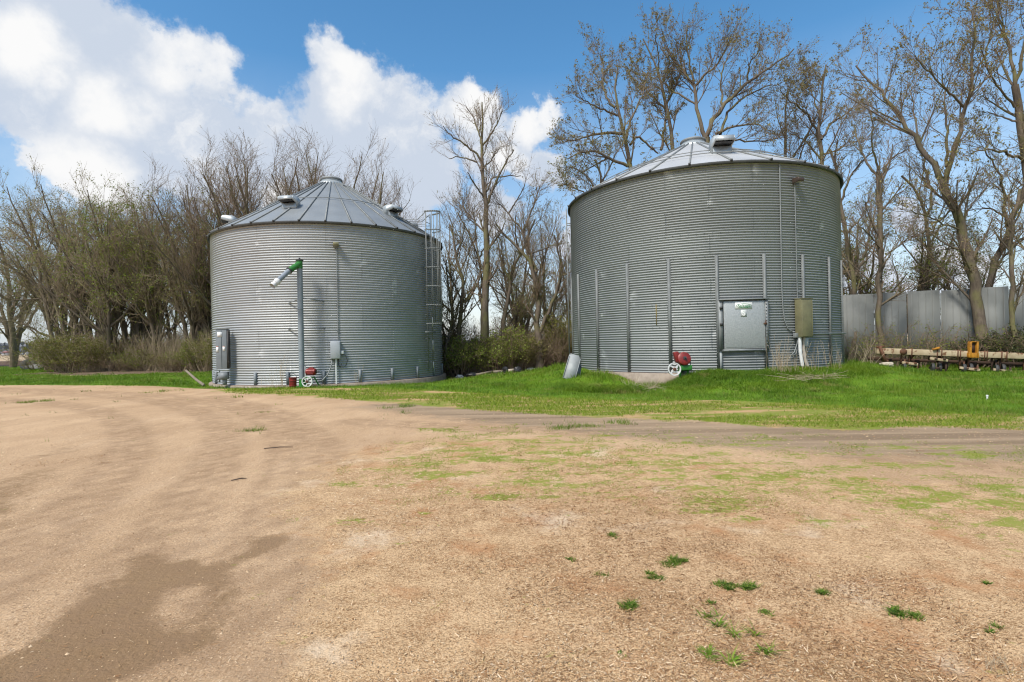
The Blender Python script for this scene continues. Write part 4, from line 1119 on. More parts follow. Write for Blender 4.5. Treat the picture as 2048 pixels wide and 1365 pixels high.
def children(P, R, nc, t0, t1, ang, asd, lmin, lmax, m, up, wander, rr, rmin, rmax=9., lscale=None, flat=None):
    B, n, _ = P.shape
    par = np.repeat(np.arange(B), nc); K = len(par)
    t = t0 + (t1 - t0) * ((np.tile(np.arange(nc), B) + rng.random(K)) / nc)
    f = t * (n - 1); i = np.minimum(f.astype(int), n - 2); w = (f - i)[:, None]
    p0 = P[par, i] * (1 - w) + P[par, i + 1] * w
    tg = norm(P[par, i + 1] - P[par, i]); r0 = R[par, i] * (1 - w[:, 0]) + R[par, i + 1] * w[:, 0]
    pr = norm(np.cross(tg, rng.normal(size=(K, 3))))
    a = ang + asd * rng.normal(size=K)
    d = norm(np.cos(a)[:, None] * tg + np.sin(a)[:, None] * pr + np.array([0, 0, up]))
    ln = (lmin + (lmax - lmin) * rng.random(K)) * (1.15 - .55 * t)
    if lscale is not None: ln = ln * lscale[par]
    rs = np.clip(r0 * rr * (.75 + .4 * rng.random(K)), rmin, rmax)
    pts = [p0]; st = (ln / (m - 1))[:, None]
    for k in range(1, m):
        d = norm(d + wander * rng.normal(size=(K, 3)) + np.array([0, 0, up * .45]))
        pts.append(pts[-1] + d * st)
    pts = np.stack(pts, 1)
    rad_ = rs[:, None] * np.linspace(1, .35, m)[None]
    return pts, np.maximum(rad_, rmin * .55)

def leaf_quads(P, n, smin, smax, spread=.06, t0=.15, part=1.0):
    B, m, _ = P.shape
    pi_ = rng.permutation(B)[rng.integers(0, max(1, int(B * part)), n)]; f = (t0 + (1 - t0) * rng.random(n)) * (m - 1)
    i = np.minimum(f.astype(int), m - 2); w = (f - i)[:, None]
    c = P[pi_, i] * (1 - w) + P[pi_, i + 1] * w + rng.normal(size=(n, 3)) * spread
    u = norm(rng.normal(size=(n, 3))); v = norm(np.cross(u, rng.normal(size=(n, 3))))
    s = (smin + (smax - smin) * rng.random(n) ** 1.5)[:, None]
    V = np.stack([c - u * s, c + v * s * .5, c + u * s, c - v * s * .5], 1).reshape(-1, 3)
    F = np.arange(n * 4).reshape(n, 4)
    return V, F, np.repeat(rng.random(n), 4)

def crown(P0, R0, spec, ls=None):
    """three more orders of branching on given limbs"""
    s = spec
    P1, R1 = children(P0, R0, s['n1'], s.get('t0', .25), 1.0, s.get('a1', .75), .2, s['l1'][0], s['l1'][1], 7, s.get('up', .12), s.get('w', .16), .45, .014, .06, lscale=ls)
    if ls is not None:                       # short limbs carry fewer side branches
        k = rng.random(len(P1)) < np.clip(np.repeat(ls, s['n1']) * .8 + .08, .3, 1); P1, R1 = P1[k], R1[k]
    P2, R2 = children(P1, R1, s['n2'], .12, 1.0, s.get('a2', .7), .22, s['l2'][0], s['l2'][1], 5, s.get('up', .12) * .8, s.get('w', .16), .62, s.get('r2', .010), .03)
    l1 = np.linalg.norm(P1[:, -1] - P1[:, 0], axis=1); k = rng.random(len(P2)) < np.clip(np.repeat(l1, s['n2']) / (s['l1'][1] * .55), .35, 1); P2, R2 = P2[k], R2[k]
    P3, R3 = children(P2, R2, s['n3'], .1, 1.0, s.get('a3', .65), .25, s['l3'][0], s['l3'][1], 4, s.get('up3', .06), s.get('w', .16) * 1.2, .7, s.get('r3', .0065), .013)
    return (P1, R1), (P2, R2), (P3, R3)

def finish_tree(root, P0, R0, lv, spec, mats):
    tb = MB(); V, F = tubes(P0, R0, 9); tb.add(V, F)
    V, F = tubes(lv[0][0], lv[0][1], 5); tb.add(V, F)
    tb.build('trunk', mats[0], root, smooth=True)
    cb = MB()
    V, F = tubes(lv[1][0], lv[1][1], 4); cb.add(V, F, 0)
    V, F = tubes(lv[2][0], lv[2][1], 3); cb.add(V, F, 0)
    nl = spec.get('leaves', 0)
    if nl:
        V, F, r = leaf_quads(lv[2][0], int(nl * .8), spec['ls'][0], spec['ls'][1], spec.get('sp', .05), .55, .4)
        cb.add(V, F, 1, r)
        V, F, r = leaf_quads(lv[1][0], int(nl * .2), spec['ls'][0], spec['ls'][1], spec.get('sp', .05), .4)
        cb.add(V, F, 1, r)
    cb.build('crown', [mats[1], mats[2]], root, attr=True)

def resample(pts, n):
    pts = NP(pts); L_ = np.concatenate([[0], np.cumsum(np.linalg.norm(np.diff(pts, axis=0), axis=1))])
    t = np.linspace(0, L_[-1], n)
    r = np.stack([np.interp(t, L_, pts[:, k]) for k in range(pts.shape[1])], 1)
    for _ in range(2):
        r[1:-1] = .25 * r[:-2] + .5 * r[1:-1] + .25 * r[2:]
    return r

def traced_tree(label, Y, limbs, spec, mats, group=None, deep=2.2, ts=.5, name='bare_tree'):
    """limbs: (outline points of the photograph, width there at start and end, depth gained at the tip)"""
    b = at(*limbs[0][0][0], Y); b.z = gz(b.x, b.y)
    root = thing(name, b, label, 'tree', group)
    known = []; PP, RR, LS = [], [], []
    for k, lm in enumerate(limbs):
        pts, w0, w1 = lm[0], lm[1], lm[2]
        dd = lm[3] if len(lm) > 3 else rng.normal() * deep
        y0 = Y
        if known:
            kk = np.concatenate(known); j = np.argmin((kk[:, 0] - pts[0][0]) ** 2 + (kk[:, 1] - pts[0][1]) ** 2)
            if math.hypot(kk[j, 0] - pts[0][0], kk[j, 1] - pts[0][1]) < 25: y0 = kk[j, 2]
        r2 = resample(pts, 14)
        yy = y0 + dd * np.linspace(0, 1, 14) ** 1.2
        known.append(np.column_stack([r2, yy]))
        p3 = np.array([at(a, c, y) for (a, c), y in zip(r2, yy)])
        if k == 0: p3[0, 2] = b.z - .1
        ln = np.linalg.norm(np.diff(p3, axis=0), axis=1).sum()
        p3[1:-1] += rng.normal(size=(12, 3)) * .018 * min(ln, 6) * .5
        rr = np.linspace(w0 * .66, w1 * .75, 14) / 2 * yy / FPX
        if k == 0: rr[0] *= 1.3; rr[1] *= 1.08
        PP.append(p3 - NP(b)); RR.append(rr); LS.append(np.clip(ln / 5.0, .45, 1.25))
    P0, R0, ls = np.array(PP), np.array(RR), np.array(LS)
    sp = dict(spec)
    lv = crown(P0, np.maximum(R0, .012), sp, ls)
    finish_tree(root, P0, R0, lv, sp, mats)
    return root

S_LEAFY = dict(n1=12, n2=7, n3=6, l1=(1.3, 3.4), l2=(.7, 1.6), l3=(.3, .8), a1=.62, a2=.58, a3=.55, w=.07, up=.13, leaves=9500, ls=(.028, .072), sp=.05, t0=.28, r2=.008, r3=.0058)
S_BARE = dict(n1=13, n2=7, n3=5, l1=(1.5, 3.6), l2=(.7, 1.6), l3=(.35, .8), a1=.62, a2=.58, a3=.55, w=.08, up=.17, leaves=1500, ls=(.02, .045), sp=.03, t0=.28, r2=.008, r3=.0058)
S_MID = dict(n1=12, n2=6, n3=5, l1=(1.2, 3.0), l2=(.6, 1.4), l3=(.3, .75), a1=.65, a2=.6, a3=.55, w=.09, up=.13, leaves=2000, ls=(.025, .055), sp=.04, t0=.25, r2=.008, r3=.0055)
ML, MBARE = (M_BARK, M_TWIG, M_BUD), (M_BARK, M_TWIG, M_BUD)

G_R = 'budding trees behind the bins and fence'
# the leaning double tree before the windbreak, and its neighbours
traced_tree('leaning tree forking in two above the yellow upright bracket', 24.0, [
    ([(1968, 735), (1963, 680), (1956, 600), (1943, 545), (1921, 462), (1904, 409), (1886, 369)], 34, 19, .5),
    ([(1886, 369), (1873, 330), (1842, 299), (1803, 246), (1772, 198), (1741, 163), (1712, 132)], 17, 4, 2.5),
    ([(1888, 372), (1893, 334), (1913, 295), (1926, 255), (1928, 215), (1943, 158), (1948, 88), (1943, 20)], 15, 3, -1.0),
    ([(1893, 334), (1894, 264), (1891, 202), (1884, 150)], 9, 2.5, 1.5),
    ([(1928, 215), (1904, 189), (1877, 167), (1855, 141), (1832, 118)], 7, 2.5, -1.5),
    ([(1842, 299), (1832, 262), (1826, 210), (1815, 170)], 6, 2, 1.2),
    ([(1803, 246), (1770, 232), (1740, 210), (1715, 205)], 5, 2, .5),
    ([(1943, 158), (1968, 120), (1985, 70), (1992, 20)], 6, 2, 1.2),
    ([(1921, 462), (1880, 445), (1850, 430), (1800, 420)], 6, 2, -1.5),
    ([(1921, 450), (1950, 400), (1980, 365)], 6, 2, 1)], S_LEAFY, ML, G_R)
traced_tree('tall tree at the frame edge with low arching branch over the fence', 24.5, [
    ([(2085, 735), (2080, 560), (2068, 420), (2056, 330), (2048, 290), (2036, 246), (2027, 207), (2030, 171)], 30, 16, .3),
    ([(2030, 171), (2022, 101), (2005, 53), (1992, 0), (1985, -50)], 10, 3, 1.5),
    ([(2030, 175), (2044, 120), (2052, 60), (2060, -30)], 10, 3, -1.0),
    ([(2029, 215), (2000, 180), (1975, 140), (1962, 90)], 7, 2, -1.2),
    ([(2052, 320), (2010, 303), (1975, 301), (1939, 307)], 9, 2.5, -1.8),
    ([(2036, 246), (2000, 232), (1965, 222)], 6, 2, 1.0),
    ([(2048, 290), (2090, 220), (2120, 120)], 10, 3, 1.0)], S_LEAFY, ML, G_R)
traced_tree('slanting mossy tree rising behind the fence to the top edge', 27.5, [
    ([(1962, 700), (1972, 600), (1979, 560), (1996, 510), (2014, 462), (2031, 422), (2047, 387), (2070, 330)], 22, 10, .5),
    ([(2014, 455), (2011, 420), (2009, 382), (1998, 350), (1987, 325), (1970, 300)], 9, 3, -.8),
    ([(2020, 440), (1990, 420), (1960, 415), (1930, 425)], 6, 2, 1.0)], S_MID, ML, G_R)
traced_tree('slim upright tree in front of the fence past the forked tree', 22.9, [
    ([(2034, 740), (2032, 680), (2027, 620), (2024, 567), (2022, 484), (2026, 430), (2040, 380)], 15, 8, .3),
    ([(2022, 500), (2040, 470), (2062, 450)], 6, 2, -.6),
    ([(2024, 567), (2008, 540), (1990, 528)], 5, 2, .5)], dict(S_MID, leaves=1200), ML, G_R)
traced_tree('crooked forked tree standing behind the middle of the fence', 28.5, [
    ([(1852, 720), (1853, 571), (1855, 519), (1866, 475), (1862, 446), (1847, 409), (1829, 382), (1803, 352)], 19, 5, .6),
    ([(1862, 446), (1880, 443), (1893, 431), (1905, 410), (1915, 390)], 7, 2.5, -.8),
    ([(1855, 428), (1864, 409), (1860, 365), (1847, 308), (1840, 270)], 8, 2.5, 1.0),
    ([(1858, 500), (1838, 480), (1815, 470)], 5, 2, -1.0)], S_MID, ML, G_R)
traced_tree('straight tree rising before the fence near the dull bin', 25.2, [
    ([(1763, 742), (1761, 640), (1761, 580), (1761, 484), (1763, 396), (1757, 356)], 15, 12, .2),
    ([(1757, 356), (1745, 338), (1723, 308), (1714, 280), (1708, 250)], 8, 2.5, 1.2),
    ([(1758, 352), (1752, 322), (1742, 280), (1745, 240)], 7, 2.5, -1),
    ([(1760, 360), (1776, 325), (1790, 312), (1812, 300)], 7, 2.5, .6),
    ([(1762, 500), (1740, 470), (1722, 455)], 5, 2, -.8),
    ([(1762, 540), (1785, 500), (1800, 490), (1830, 470)], 5, 2, 1)], dict(S_BARE, leaves=2400), ML, G_R)
traced_tree('mossy tree hugging the far flank of the dull bin', 27.0, [
    ([(1700, 735), (1712, 640), (1706, 560), (1690, 470), (1684, 420), (1682, 374), (1672, 335), (1660, 300)], 17, 6, .6),
    ([(1684, 400), (1700, 350), (1722, 325), (1750, 300)], 7, 2.5, -1),
    ([(1706, 560), (1726, 520), (1738, 480), (1742, 430)], 10, 3, .8),
    ([(1690, 470), (1720, 440), (1740, 395)], 6, 2, 1.0)], dict(S_MID, leaves=2600), ML, G_R)
# behind the dull bin
traced_tree('straight tree with low forks showing over the far end of the dull roof', 32.0, [
    ([(1640, 705), (1641, 500), (1641, 327), (1643, 270), (1641, 219), (1646, 168), (1652, 130)], 26, 4, .3),
    ([(1641, 290), (1619, 229), (1599, 216), (1572, 199), (1560, 180)], 8, 2, -1.4),
    ([(1643, 280), (1660, 249), (1686, 232), (1706, 215)], 8, 2, 1.2),
    ([(1641, 319), (1612, 282), (1580, 268)], 6, 2, 1.6), ([(1642, 240), (1625, 190), (1610, 150)], 5, 2, .6),
    ([(1645, 310), (1680, 300), (1700, 280)], 6, 2, -1)], S_LEAFY, ML, G_R)
traced_tree('largest budding tree behind the dull bin, forking at its roof cap', 31.0, [
    ([(1408, 705), (1410, 500), (1412, 340), (1412, 276)], 34, 20, .2),
    ([(1412, 280), (1400, 243), (1392, 209), (1387, 168), (1373, 148), (1350, 128), (1330, 90)], 13, 3, 1.0),
    ([(1388, 175), (1403, 155), (1430, 135), (1451, 101), (1462, 70)], 8, 2, -1.5),
    ([(1392, 209), (1372, 196), (1340, 180), (1310, 150)], 6, 2, 1.8),
    ([(1412, 276), (1427, 236), (1447, 216), (1467, 189), (1494, 162), (1528, 148), (1552, 128), (1588, 98)], 14, 3, .5),
    ([(1440, 270), (1454, 229), (1478, 202), (1512, 180), (1545, 170)], 9, 2.5, 2.0),
    ([(1447, 216), (1440, 170), (1445, 130), (1465, 95)], 7, 2, 1.4),
    ([(1494, 162), (1500, 125), (1520, 100)], 6, 2, -1.2),
    ([(1387, 168), (1378, 120), (1372, 75), (1376, 48)], 7, 2, -.5),
    ([(1430, 268), (1470, 252), (1510, 248), (1545, 262)], 8, 2, -1.8),
    ([(1425, 275), (1470, 282), (1520, 285), (1560, 275)], 7, 2, 1.5)], dict(S_LEAFY, n1=11, leaves=11500), ML, G_R)
traced_tree('wavy stemmed tree behind the dull roof, just before its cap', 32.5, [
    ([(1345, 705), (1344, 500), (1346, 300), (1350, 263), (1341, 229), (1336, 202), (1329, 175), (1316, 148), (1299, 118), (1286, 78)], 26, 3, .5),
    ([(1336, 202), (1350, 175), (1362, 150), (1364, 110)], 8, 2, -1.2),
    ([(1322, 300), (1329, 253), (1332, 225), (1325, 190)], 9, 2.5, 1.4),
    ([(1341, 229), (1315, 205), (1295, 185), (1280, 150)], 7, 2, 1.2),
    ([(1316, 148), (1318, 110), (1310, 70)], 5, 2, -1)], S_LEAFY, ML, G_R)
traced_tree('spreading tree with long drooping side limb over the near eave', 30.5, [
    ([(1272, 705), (1270, 500), (1264, 330), (1252, 286), (1243, 253), (1232, 222), (1228, 189), (1232, 162), (1236, 130)], 30, 3, .3),
    ([(1246, 268), (1225, 267), (1198, 266), (1171, 276), (1130, 283)], 10, 2.5, -1.0),
    ([(1256, 333), (1215, 317), (1188, 300), (1157, 310), (1135, 318)], 10, 2.5, -1.6),
    ([(1230, 215), (1215, 202), (1205, 168), (1208, 135), (1200, 105)], 8, 2, 1.2),
    ([(1252, 280), (1262, 235), (1282, 202), (1290, 165)], 9, 2, 1.0),
    ([(1260, 290), (1275, 270), (1296, 290), (1316, 307)], 8, 4, .5),
    ([(1235, 232), (1205, 220), (1175, 205), (1150, 190)], 7, 2, -1.5),
    ([(1215, 317), (1190, 330), (1165, 345)], 6, 2, .8)], S_LEAFY, ML, G_R)
traced_tree('low pale budding tree peeping over the near eave of the dull bin', 30.0, [
    ([(1205, 705), (1208, 500), (1206, 400), (1200, 350), (1190, 320)], 15, 5, .3),
    ([(1206, 400), (1180, 360), (1150, 335), (1125, 335)], 7, 2, -.5), ([(1202, 370), (1222, 330), (1235, 300)], 6, 2, .5), ([(1206, 410), (1165, 385), (1140, 370), (1115, 372)], 6, 2, .8)],
    dict(S_LEAFY, leaves=4200), (M_BARK, M_TWIGO, M_BUDO), G_R)
# the gap between the bins
G_M = 'bare trees in the gap between the bins'
traced_tree('tall single stemmed bare tree at the middle of the gap', 28.5, [
    ([(964, 742), (967, 690), (968, 671), (970, 600), (974, 554), (975, 507), (975, 460), (973, 400), (965, 345), (962, 312), (965, 268), (963, 224), (964, 205)], 30, 3, .3),
    ([(962, 323), (948, 303), (926, 285), (904, 275), (886, 252)], 7, 2, -1.0), ([(954, 325), (935, 318), (914, 314), (898, 318)], 5, 2, .8),
    ([(963, 290), (954, 255), (946, 233), (932, 213)], 6, 2, .8), ([(965, 292), (983, 268), (996, 244), (1005, 222)], 6, 2, -.8),
    ([(972, 385), (987, 354), (1018, 352), (1042, 352)], 6, 2, 1.0), ([(968, 335), (985, 318), (1000, 296)], 5, 2, 1.2),
    ([(973, 410), (985, 385), (1000, 345), (1020, 312), (1028, 300)], 8, 2.5, -1.0), ([(972, 400), (950, 370), (935, 345)], 6, 2, -1.2),
    ([(975, 470), (950, 445), (930, 420), (918, 405)], 6, 2, 1.4), ([(975, 500), (1000, 470), (1012, 440)], 6, 2, -.8)], dict(S_BARE, n1=12, t0=.2, l1=(.9, 2.3), l2=(.5, 1.3), n3=4), MBARE, G_M)
traced_tree('forked tree whose two stems cross high near the dull bin', 28.0, [
    ([(1080, 742), (1079, 690), (1076, 647), (1072, 600), (1070, 554), (1064, 530), (1047, 507), (1024, 483), (1005, 460), (992, 448)], 24, 4, .3),
    ([(1072, 545), (1059, 507), (1052, 490), (1047, 465), (1030, 440), (1018, 426), (992, 404)], 9, 2.5, 1.0),
    ([(1080, 665), (1097, 619), (1115, 577), (1127, 551), (1122, 530), (1115, 495), (1108, 470)], 13, 3, -.5),
    ([(1127, 551), (1140, 545), (1155, 535)], 5, 2, -.5), ([(1063, 507), (1085, 500), (1110, 490), (1125, 488)], 5, 2, .8),
    ([(1047, 465), (1060, 430), (1072, 400), (1080, 370)], 7, 2, .6), ([(1018, 426), (1035, 400), (1050, 370)], 5, 2, -1)], dict(S_BARE, l1=(.8, 1.9)), MBARE, G_M)
traced_tree('mossy curved tree just past the tall bare tree', 29.5, [
    ([(1003, 742), (1005, 676), (1010, 624), (1017, 577), (1022, 537), (1036, 514), (1050, 495), (1060, 470), (1070, 440)], 18, 4, .3),
    ([(1020, 560), (1008, 535), (1004, 500), (1000, 470)], 7, 2, .8), ([(1040, 510), (1030, 470), (1032, 430)], 7, 2, -.8)], S_MID, MBARE, G_M)
traced_tree('curving bare tree nearest the caged ladder of the shiny bin', 29.5, [
    ([(911, 742), (914, 671), (921, 636), (930, 605), (923, 565), (916, 530), (907, 488), (900, 450)], 17, 4, .3),
    ([(930, 607), (949, 580), (961, 554), (968, 530)], 8, 3, .6), ([(912, 512), (925, 480), (930, 440)], 6, 2, -.8), ([(920, 550), (900, 520), (890, 490)], 6, 2, .8)], S_BARE, MBARE, G_M)
traced_tree('thin dark tree close beside the tall bare trunk', 30.5, [
    ([(962, 742), (963, 640), (962, 600), (963, 560), (961, 542), (954, 495), (942, 472), (925, 440), (915, 425)], 11, 3, .3),
    ([(958, 520), (975, 480), (985, 450)], 5, 2, .8), ([(950, 485), (952, 450), (945, 415)], 5, 2, -.8)], S_BARE, MBARE, G_M)
traced_tree('low bare tree leaning out beside the near flank of the dull bin', 28.8, [
    ([(1118, 742), (1112, 690), (1105, 640), (1112, 590), (1125, 540), (1135, 500)], 9, 3, .4),
    ([(1108, 650), (1090, 620), (1085, 585)], 5, 2, .5), ([(1112, 600), (1130, 570), (1142, 560)], 4, 2, -.5)], S_MID, MBARE, G_M)
traced_tree('small twin stemmed bare tree at the ladder edge of the shiny bin', 28.6, [
    ([(887, 742), (893, 690), (900, 650), (905, 610), (898, 570), (893, 520)], 8, 3, .4),
    ([(893, 690), (905, 665), (912, 630), (918, 600)], 6, 2, -.4)], S_MID, MBARE, G_M)

# the shelter belt on the far side: spreading tree first
G_L = 'trees of the shelter belt beyond the lawn'
S_HAZE = dict(n1=12, n2=7, n3=6, l1=(1.6, 4.0), l2=(.8, 1.9), l3=(.45, 1.1), a1=.65, w=.1, up=.08, leaves=6000, ls=(.03, .075), sp=.09, t0=.15, r2=.010, r3=.0065)
MH = (M_BARKG, M_TWIGO, M_BUDO)
traced_tree('wide spreading tree with arching limbs at the open end of the belt', 47.0, [
    ([(108, 742), (107, 685), (101, 638), (88, 597), (76, 559), (82, 527), (63, 496), (41, 474), (15, 455)], 15, 3, -1),
    ([(80, 580), (72, 571), (47, 549), (20, 535), (-10, 520), (-60, 515)], 6, 2, -2), ([(104, 650), (112, 600), (119, 570), (123, 521), (132, 505), (164, 490), (185, 470)], 9, 2, 1),
    ([(123, 521), (117, 490), (105, 470), (94, 450), (85, 425)], 6, 2, -1), ([(110, 680), (85, 668), (63, 655), (31, 645), (5, 640), (-30, 655)], 7, 2, -2), ([(112, 690), (90, 690), (70, 670), (50, 645)], 6, 2, 1),
    ([(82, 527), (60, 520), (30, 500), (5, 480), (-20, 470)], 5, 2, 2), ([(119, 570), (140, 545), (170, 530)], 6, 2, -2), ([(132, 505), (140, 470), (150, 430)], 5, 2, 2), ([(63, 496), (65, 460), (60, 430)], 4, 2, -1.5),
    ([(88, 597), (55, 600), (20, 600), (-15, 590)], 5, 2, -2.5)],
    dict(S_HAZE, n1=12), MH, G_L)

def proc_tree(name, seed, H, stems, spread, fork, spec, mats, label, group, wob=.05, base_r=.2):
    """stems rise from one stool and fork as they climb"""
    global rng
    keep = rng; rng = np.random.default_rng(seed)
    root = thing(name, (0, 0, 0), label, 'tree', group)
    PP, RR = [], []
    for k in range(stems):
        az = 2 * pi * (k + .6 * rng.random()) / stems; h = H * (.72 + .25 * rng.random()); out = spread * (.35 + .65 * rng.random())
        t = np.linspace(0, 1, 14)
        p = np.stack([np.cos(az) * out * t ** 1.4, np.sin(az) * out * t ** 1.4, h * t - .1], 1)
        p[1:] += np.cumsum(rng.normal(size=(13, 3)) * wob, 0) * np.array([1, 1, .3])
        r0 = base_r * (.6 + .5 * rng.random())
        PP.append(p); RR.append(r0 * (1 - .86 * t))
        for f in range(fork):
            j = int(3 + (f + rng.random()) * 7 / fork); a2 = az + rng.normal() * 1.2; L_ = H * (.25 + .25 * rng.random()) * (1 - j / 20)
            el = rad(38 + 22 * rng.random())
            q_ = p[j] + np.outer(np.linspace(0, 1, 14), np.array([math.cos(a2) * math.cos(el), math.sin(a2) * math.cos(el), math.sin(el)]) * L_)
            q_[1:] += np.cumsum(rng.normal(size=(13, 3)) * wob * .8, 0) + np.array([0, 0, .12])* (np.linspace(0, 1, 13) ** 2)[:, None] * L_
            PP.append(q_); RR.append(RR[-1 - f][j] * .7 * (1 - .8 * t))
    P0, R0 = np.array(PP), np.maximum(np.array(RR), .015)
    ls = np.clip(np.linalg.norm(np.diff(P0, axis=1), axis=2).sum(1) / 7, .5, 1.1)
    lv = crown(P0, R0, spec, ls)
    finish_tree(root, P0, R0, lv, spec, mats)
    rng = keep
    return root

S_P = dict(n1=10, n2=7, n3=5, l1=(1.6, 3.8), l2=(.8, 1.8), l3=(.4, 1.0), a1=.6, w=.09, up=.12, leaves=6000, ls=(.035, .08), sp=.09, t0=.15, r2=.010, r3=.0065)
S_PB = dict(S_P, up=.2, leaves=1500, ls=(.025, .05), sp=.03, l1=(1.4, 3.4), r2=.009, r3=.006)
PROTO, PHT = {}, {}
def depth_of(px):
    return float(np.interp(px, [-300, 60, 120, 200, 420, 700, 900, 1000, 1100, 1200, 1700, 2300], [64, 54, 47, 41.5, 38, 36, 31, 30, 30.5, 33, 31, 30]))
def plant(kind, px, top_px, dy, label, group, rz=None, w=1.0):
    Y = depth_of(px) + dy
    p = at(px, 700, Y); z = gz(p.x, p.y); top = at(px, top_px, Y).z
    H, args = KINDS_[kind]
    rz = random.random() * 6.28 if rz is None else rz
    new = kind not in PROTO
    if new:
        r = proc_tree(*args, label, group); co = np.empty(len(r.children[1].data.vertices) * 3, np.float32); r.children[1].data.vertices.foreach_get('co', co)
        PROTO[kind] = r; PHT[kind] = float(np.percentile(co[2::3], 99.5))
    sc = (top - z) / PHT[kind]
    if new:
        r = PROTO[kind]; r.location = (p.x, p.y, z); r.rotation_euler = (0, 0, rz); r.scale = (sc * w, sc * w, sc)
        return r
    return copy_thing(PROTO[kind], (p.x, p.y, z), rz, (sc * w, sc * w, sc), label, group)
KINDS_ = {'vase': (14, ('belt_tree', 21, 14, 4, 3.6, 3, S_P, MH)), 'haze': (13, ('belt_tree', 22, 13, 3, 4.4, 4, S_HAZE, MH)), 'thick': (13, ('belt_tree', 27, 13, 5, 3.0, 3, dict(S_P, n2=5, leaves=9000, ls=(.035, .085)), (M_BARKG, M_TWIGO, M_BUDG))),
          'ash': (15, ('bare_tree', 23, 15, 1, .8, 7, S_PB, MBARE)), 'twin': (15, ('bare_tree', 24, 15, 2, 2.6, 5, S_PB, MBARE)), 'fan': (15, ('bare_tree', 25, 15, 4, 4.2, 3, S_PB, MBARE)),
          'low': (8, ('small_tree', 26, 8, 3, 2.4, 3, dict(S_P, l1=(.8, 1.8), leaves=3500), (M_BARK, M_TWIGO, M_BUDG)))}
for a_ in [('haze', -170, 430, 2, 'hazy twiggy tree outside the open end of the belt'),
           ('haze', 25, 425, 3, 'hazy tree behind the arching limbs of the spreading tree'),
           ('vase', 150, 388, 1, 'tallest hazy tree above the big olive bush'),
           ('thick', 222, 400, -1, 'many stemmed tree at the inner side of the olive bush'),
           ('ash', 205, 395, -.5, 'slender straight tree rising through the middle of the belt'),
           ('vase', 262, 405, 1.5, 'many stemmed brown tree in the middle of the belt'),
           ('ash', 283, 392, 3, 'dark straight tree with a pointed crown over the belt'),
           ('thick', 315, 420, .5, 'leaning twiggy tree with greenish lower branches'),
           ('twin', 345, 395, 2.5, 'twin stemmed tree one tree from the shiny bin'),
           ('thick', 405, 430, 2, 'dense twiggy tree against the edge of the shiny bin'),
           ('vase', 190, 394, 3.5, 'upright twiggy tree behind the big olive bush'), ('haze', 300, 425, 4, 'soft hazy tree behind the pointed dark tree'), ('vase', 385, 408, 1, 'many stemmed tree close to the shiny bin'), ('haze', 130, 410, 5, 'hazy tree standing behind the spreading tree'),
           ('twin', 428, 345, 4, 'bare tree half hidden by the edge of the shiny bin')]:
    plant(*a_, G_L)
G_B = 'bare trees showing above the shiny bin'
for a_ in [('fan', 470, 335, 1, 'fan shaped bare tree above the lower eave of the shiny bin'),
           ('ash', 508, 300, 3, 'pointed bare tree above the first roof vent of the shiny bin'),
           ('fan', 560, 315, 0, 'broad bare tree behind the second roof vent'),
           ('twin', 598, 310, 2.5, 'twin stemmed bare tree before the peak of the shiny roof'),
           ('ash', 640, 312, .5, 'bare tree directly behind the peak of the shiny roof'),
           ('fan', 690, 318, 2, 'bare tree with arching branches just past the shiny roof peak'),
           ('fan', 530, 308, 2.2, 'wide bare tree between the first two roof vents of the shiny bin'), ('twin', 622, 318, 1.5, 'forked bare tree just before the shiny roof peak'), ('fan', 662, 304, 3, 'tallest fan shaped bare tree just past the shiny roof peak'), ('fan', 716, 338, 1, 'fan shaped bare tree over the far slope of the shiny roof'), ('fan', 430, 345, 2, 'fan shaped bare tree before the lower eave of the shiny bin'),
           ('twin', 735, 372, 0, 'low bare tree beyond the peak over the sloping shiny roof')]:
    plant(*a_, G_B)
for a_ in [('ash', 905, 430, 2, 'background bare tree nearest the ladder cage', G_M), 
           ('vase', 1040, 430, 5, 'twiggy background tree behind the crossing stems', G_M), ('ash', 1095, 440, 3, 'straight background tree near the dull bin', G_M), ('twin', 1140, 460, 4, 'background tree touching the dull bin outline', G_M),
           ('low', 895, 560, 0, 'small greening tree at the ladder side of the gap', G_M), ('low', 1030, 570, 1, 'small greening tree between the curved and forked trees', G_M), ('low', 1120, 590, 1.5, 'small greening tree at the dull bin side of the gap', G_M),
           ('ash', 1560, 160, 2, 'thin background tree between two crowns over the dull roof', G_R), ('low', 1720, 420, -2, 'small greening tree beside the dull bin flank', G_R), ('low', 1830, 470, -1, 'small twiggy tree above the middle of the fence', G_R), ('low', 1950, 480, 0, 'small twiggy tree behind the leaning trunk', G_R)]:
    plant(*a_)

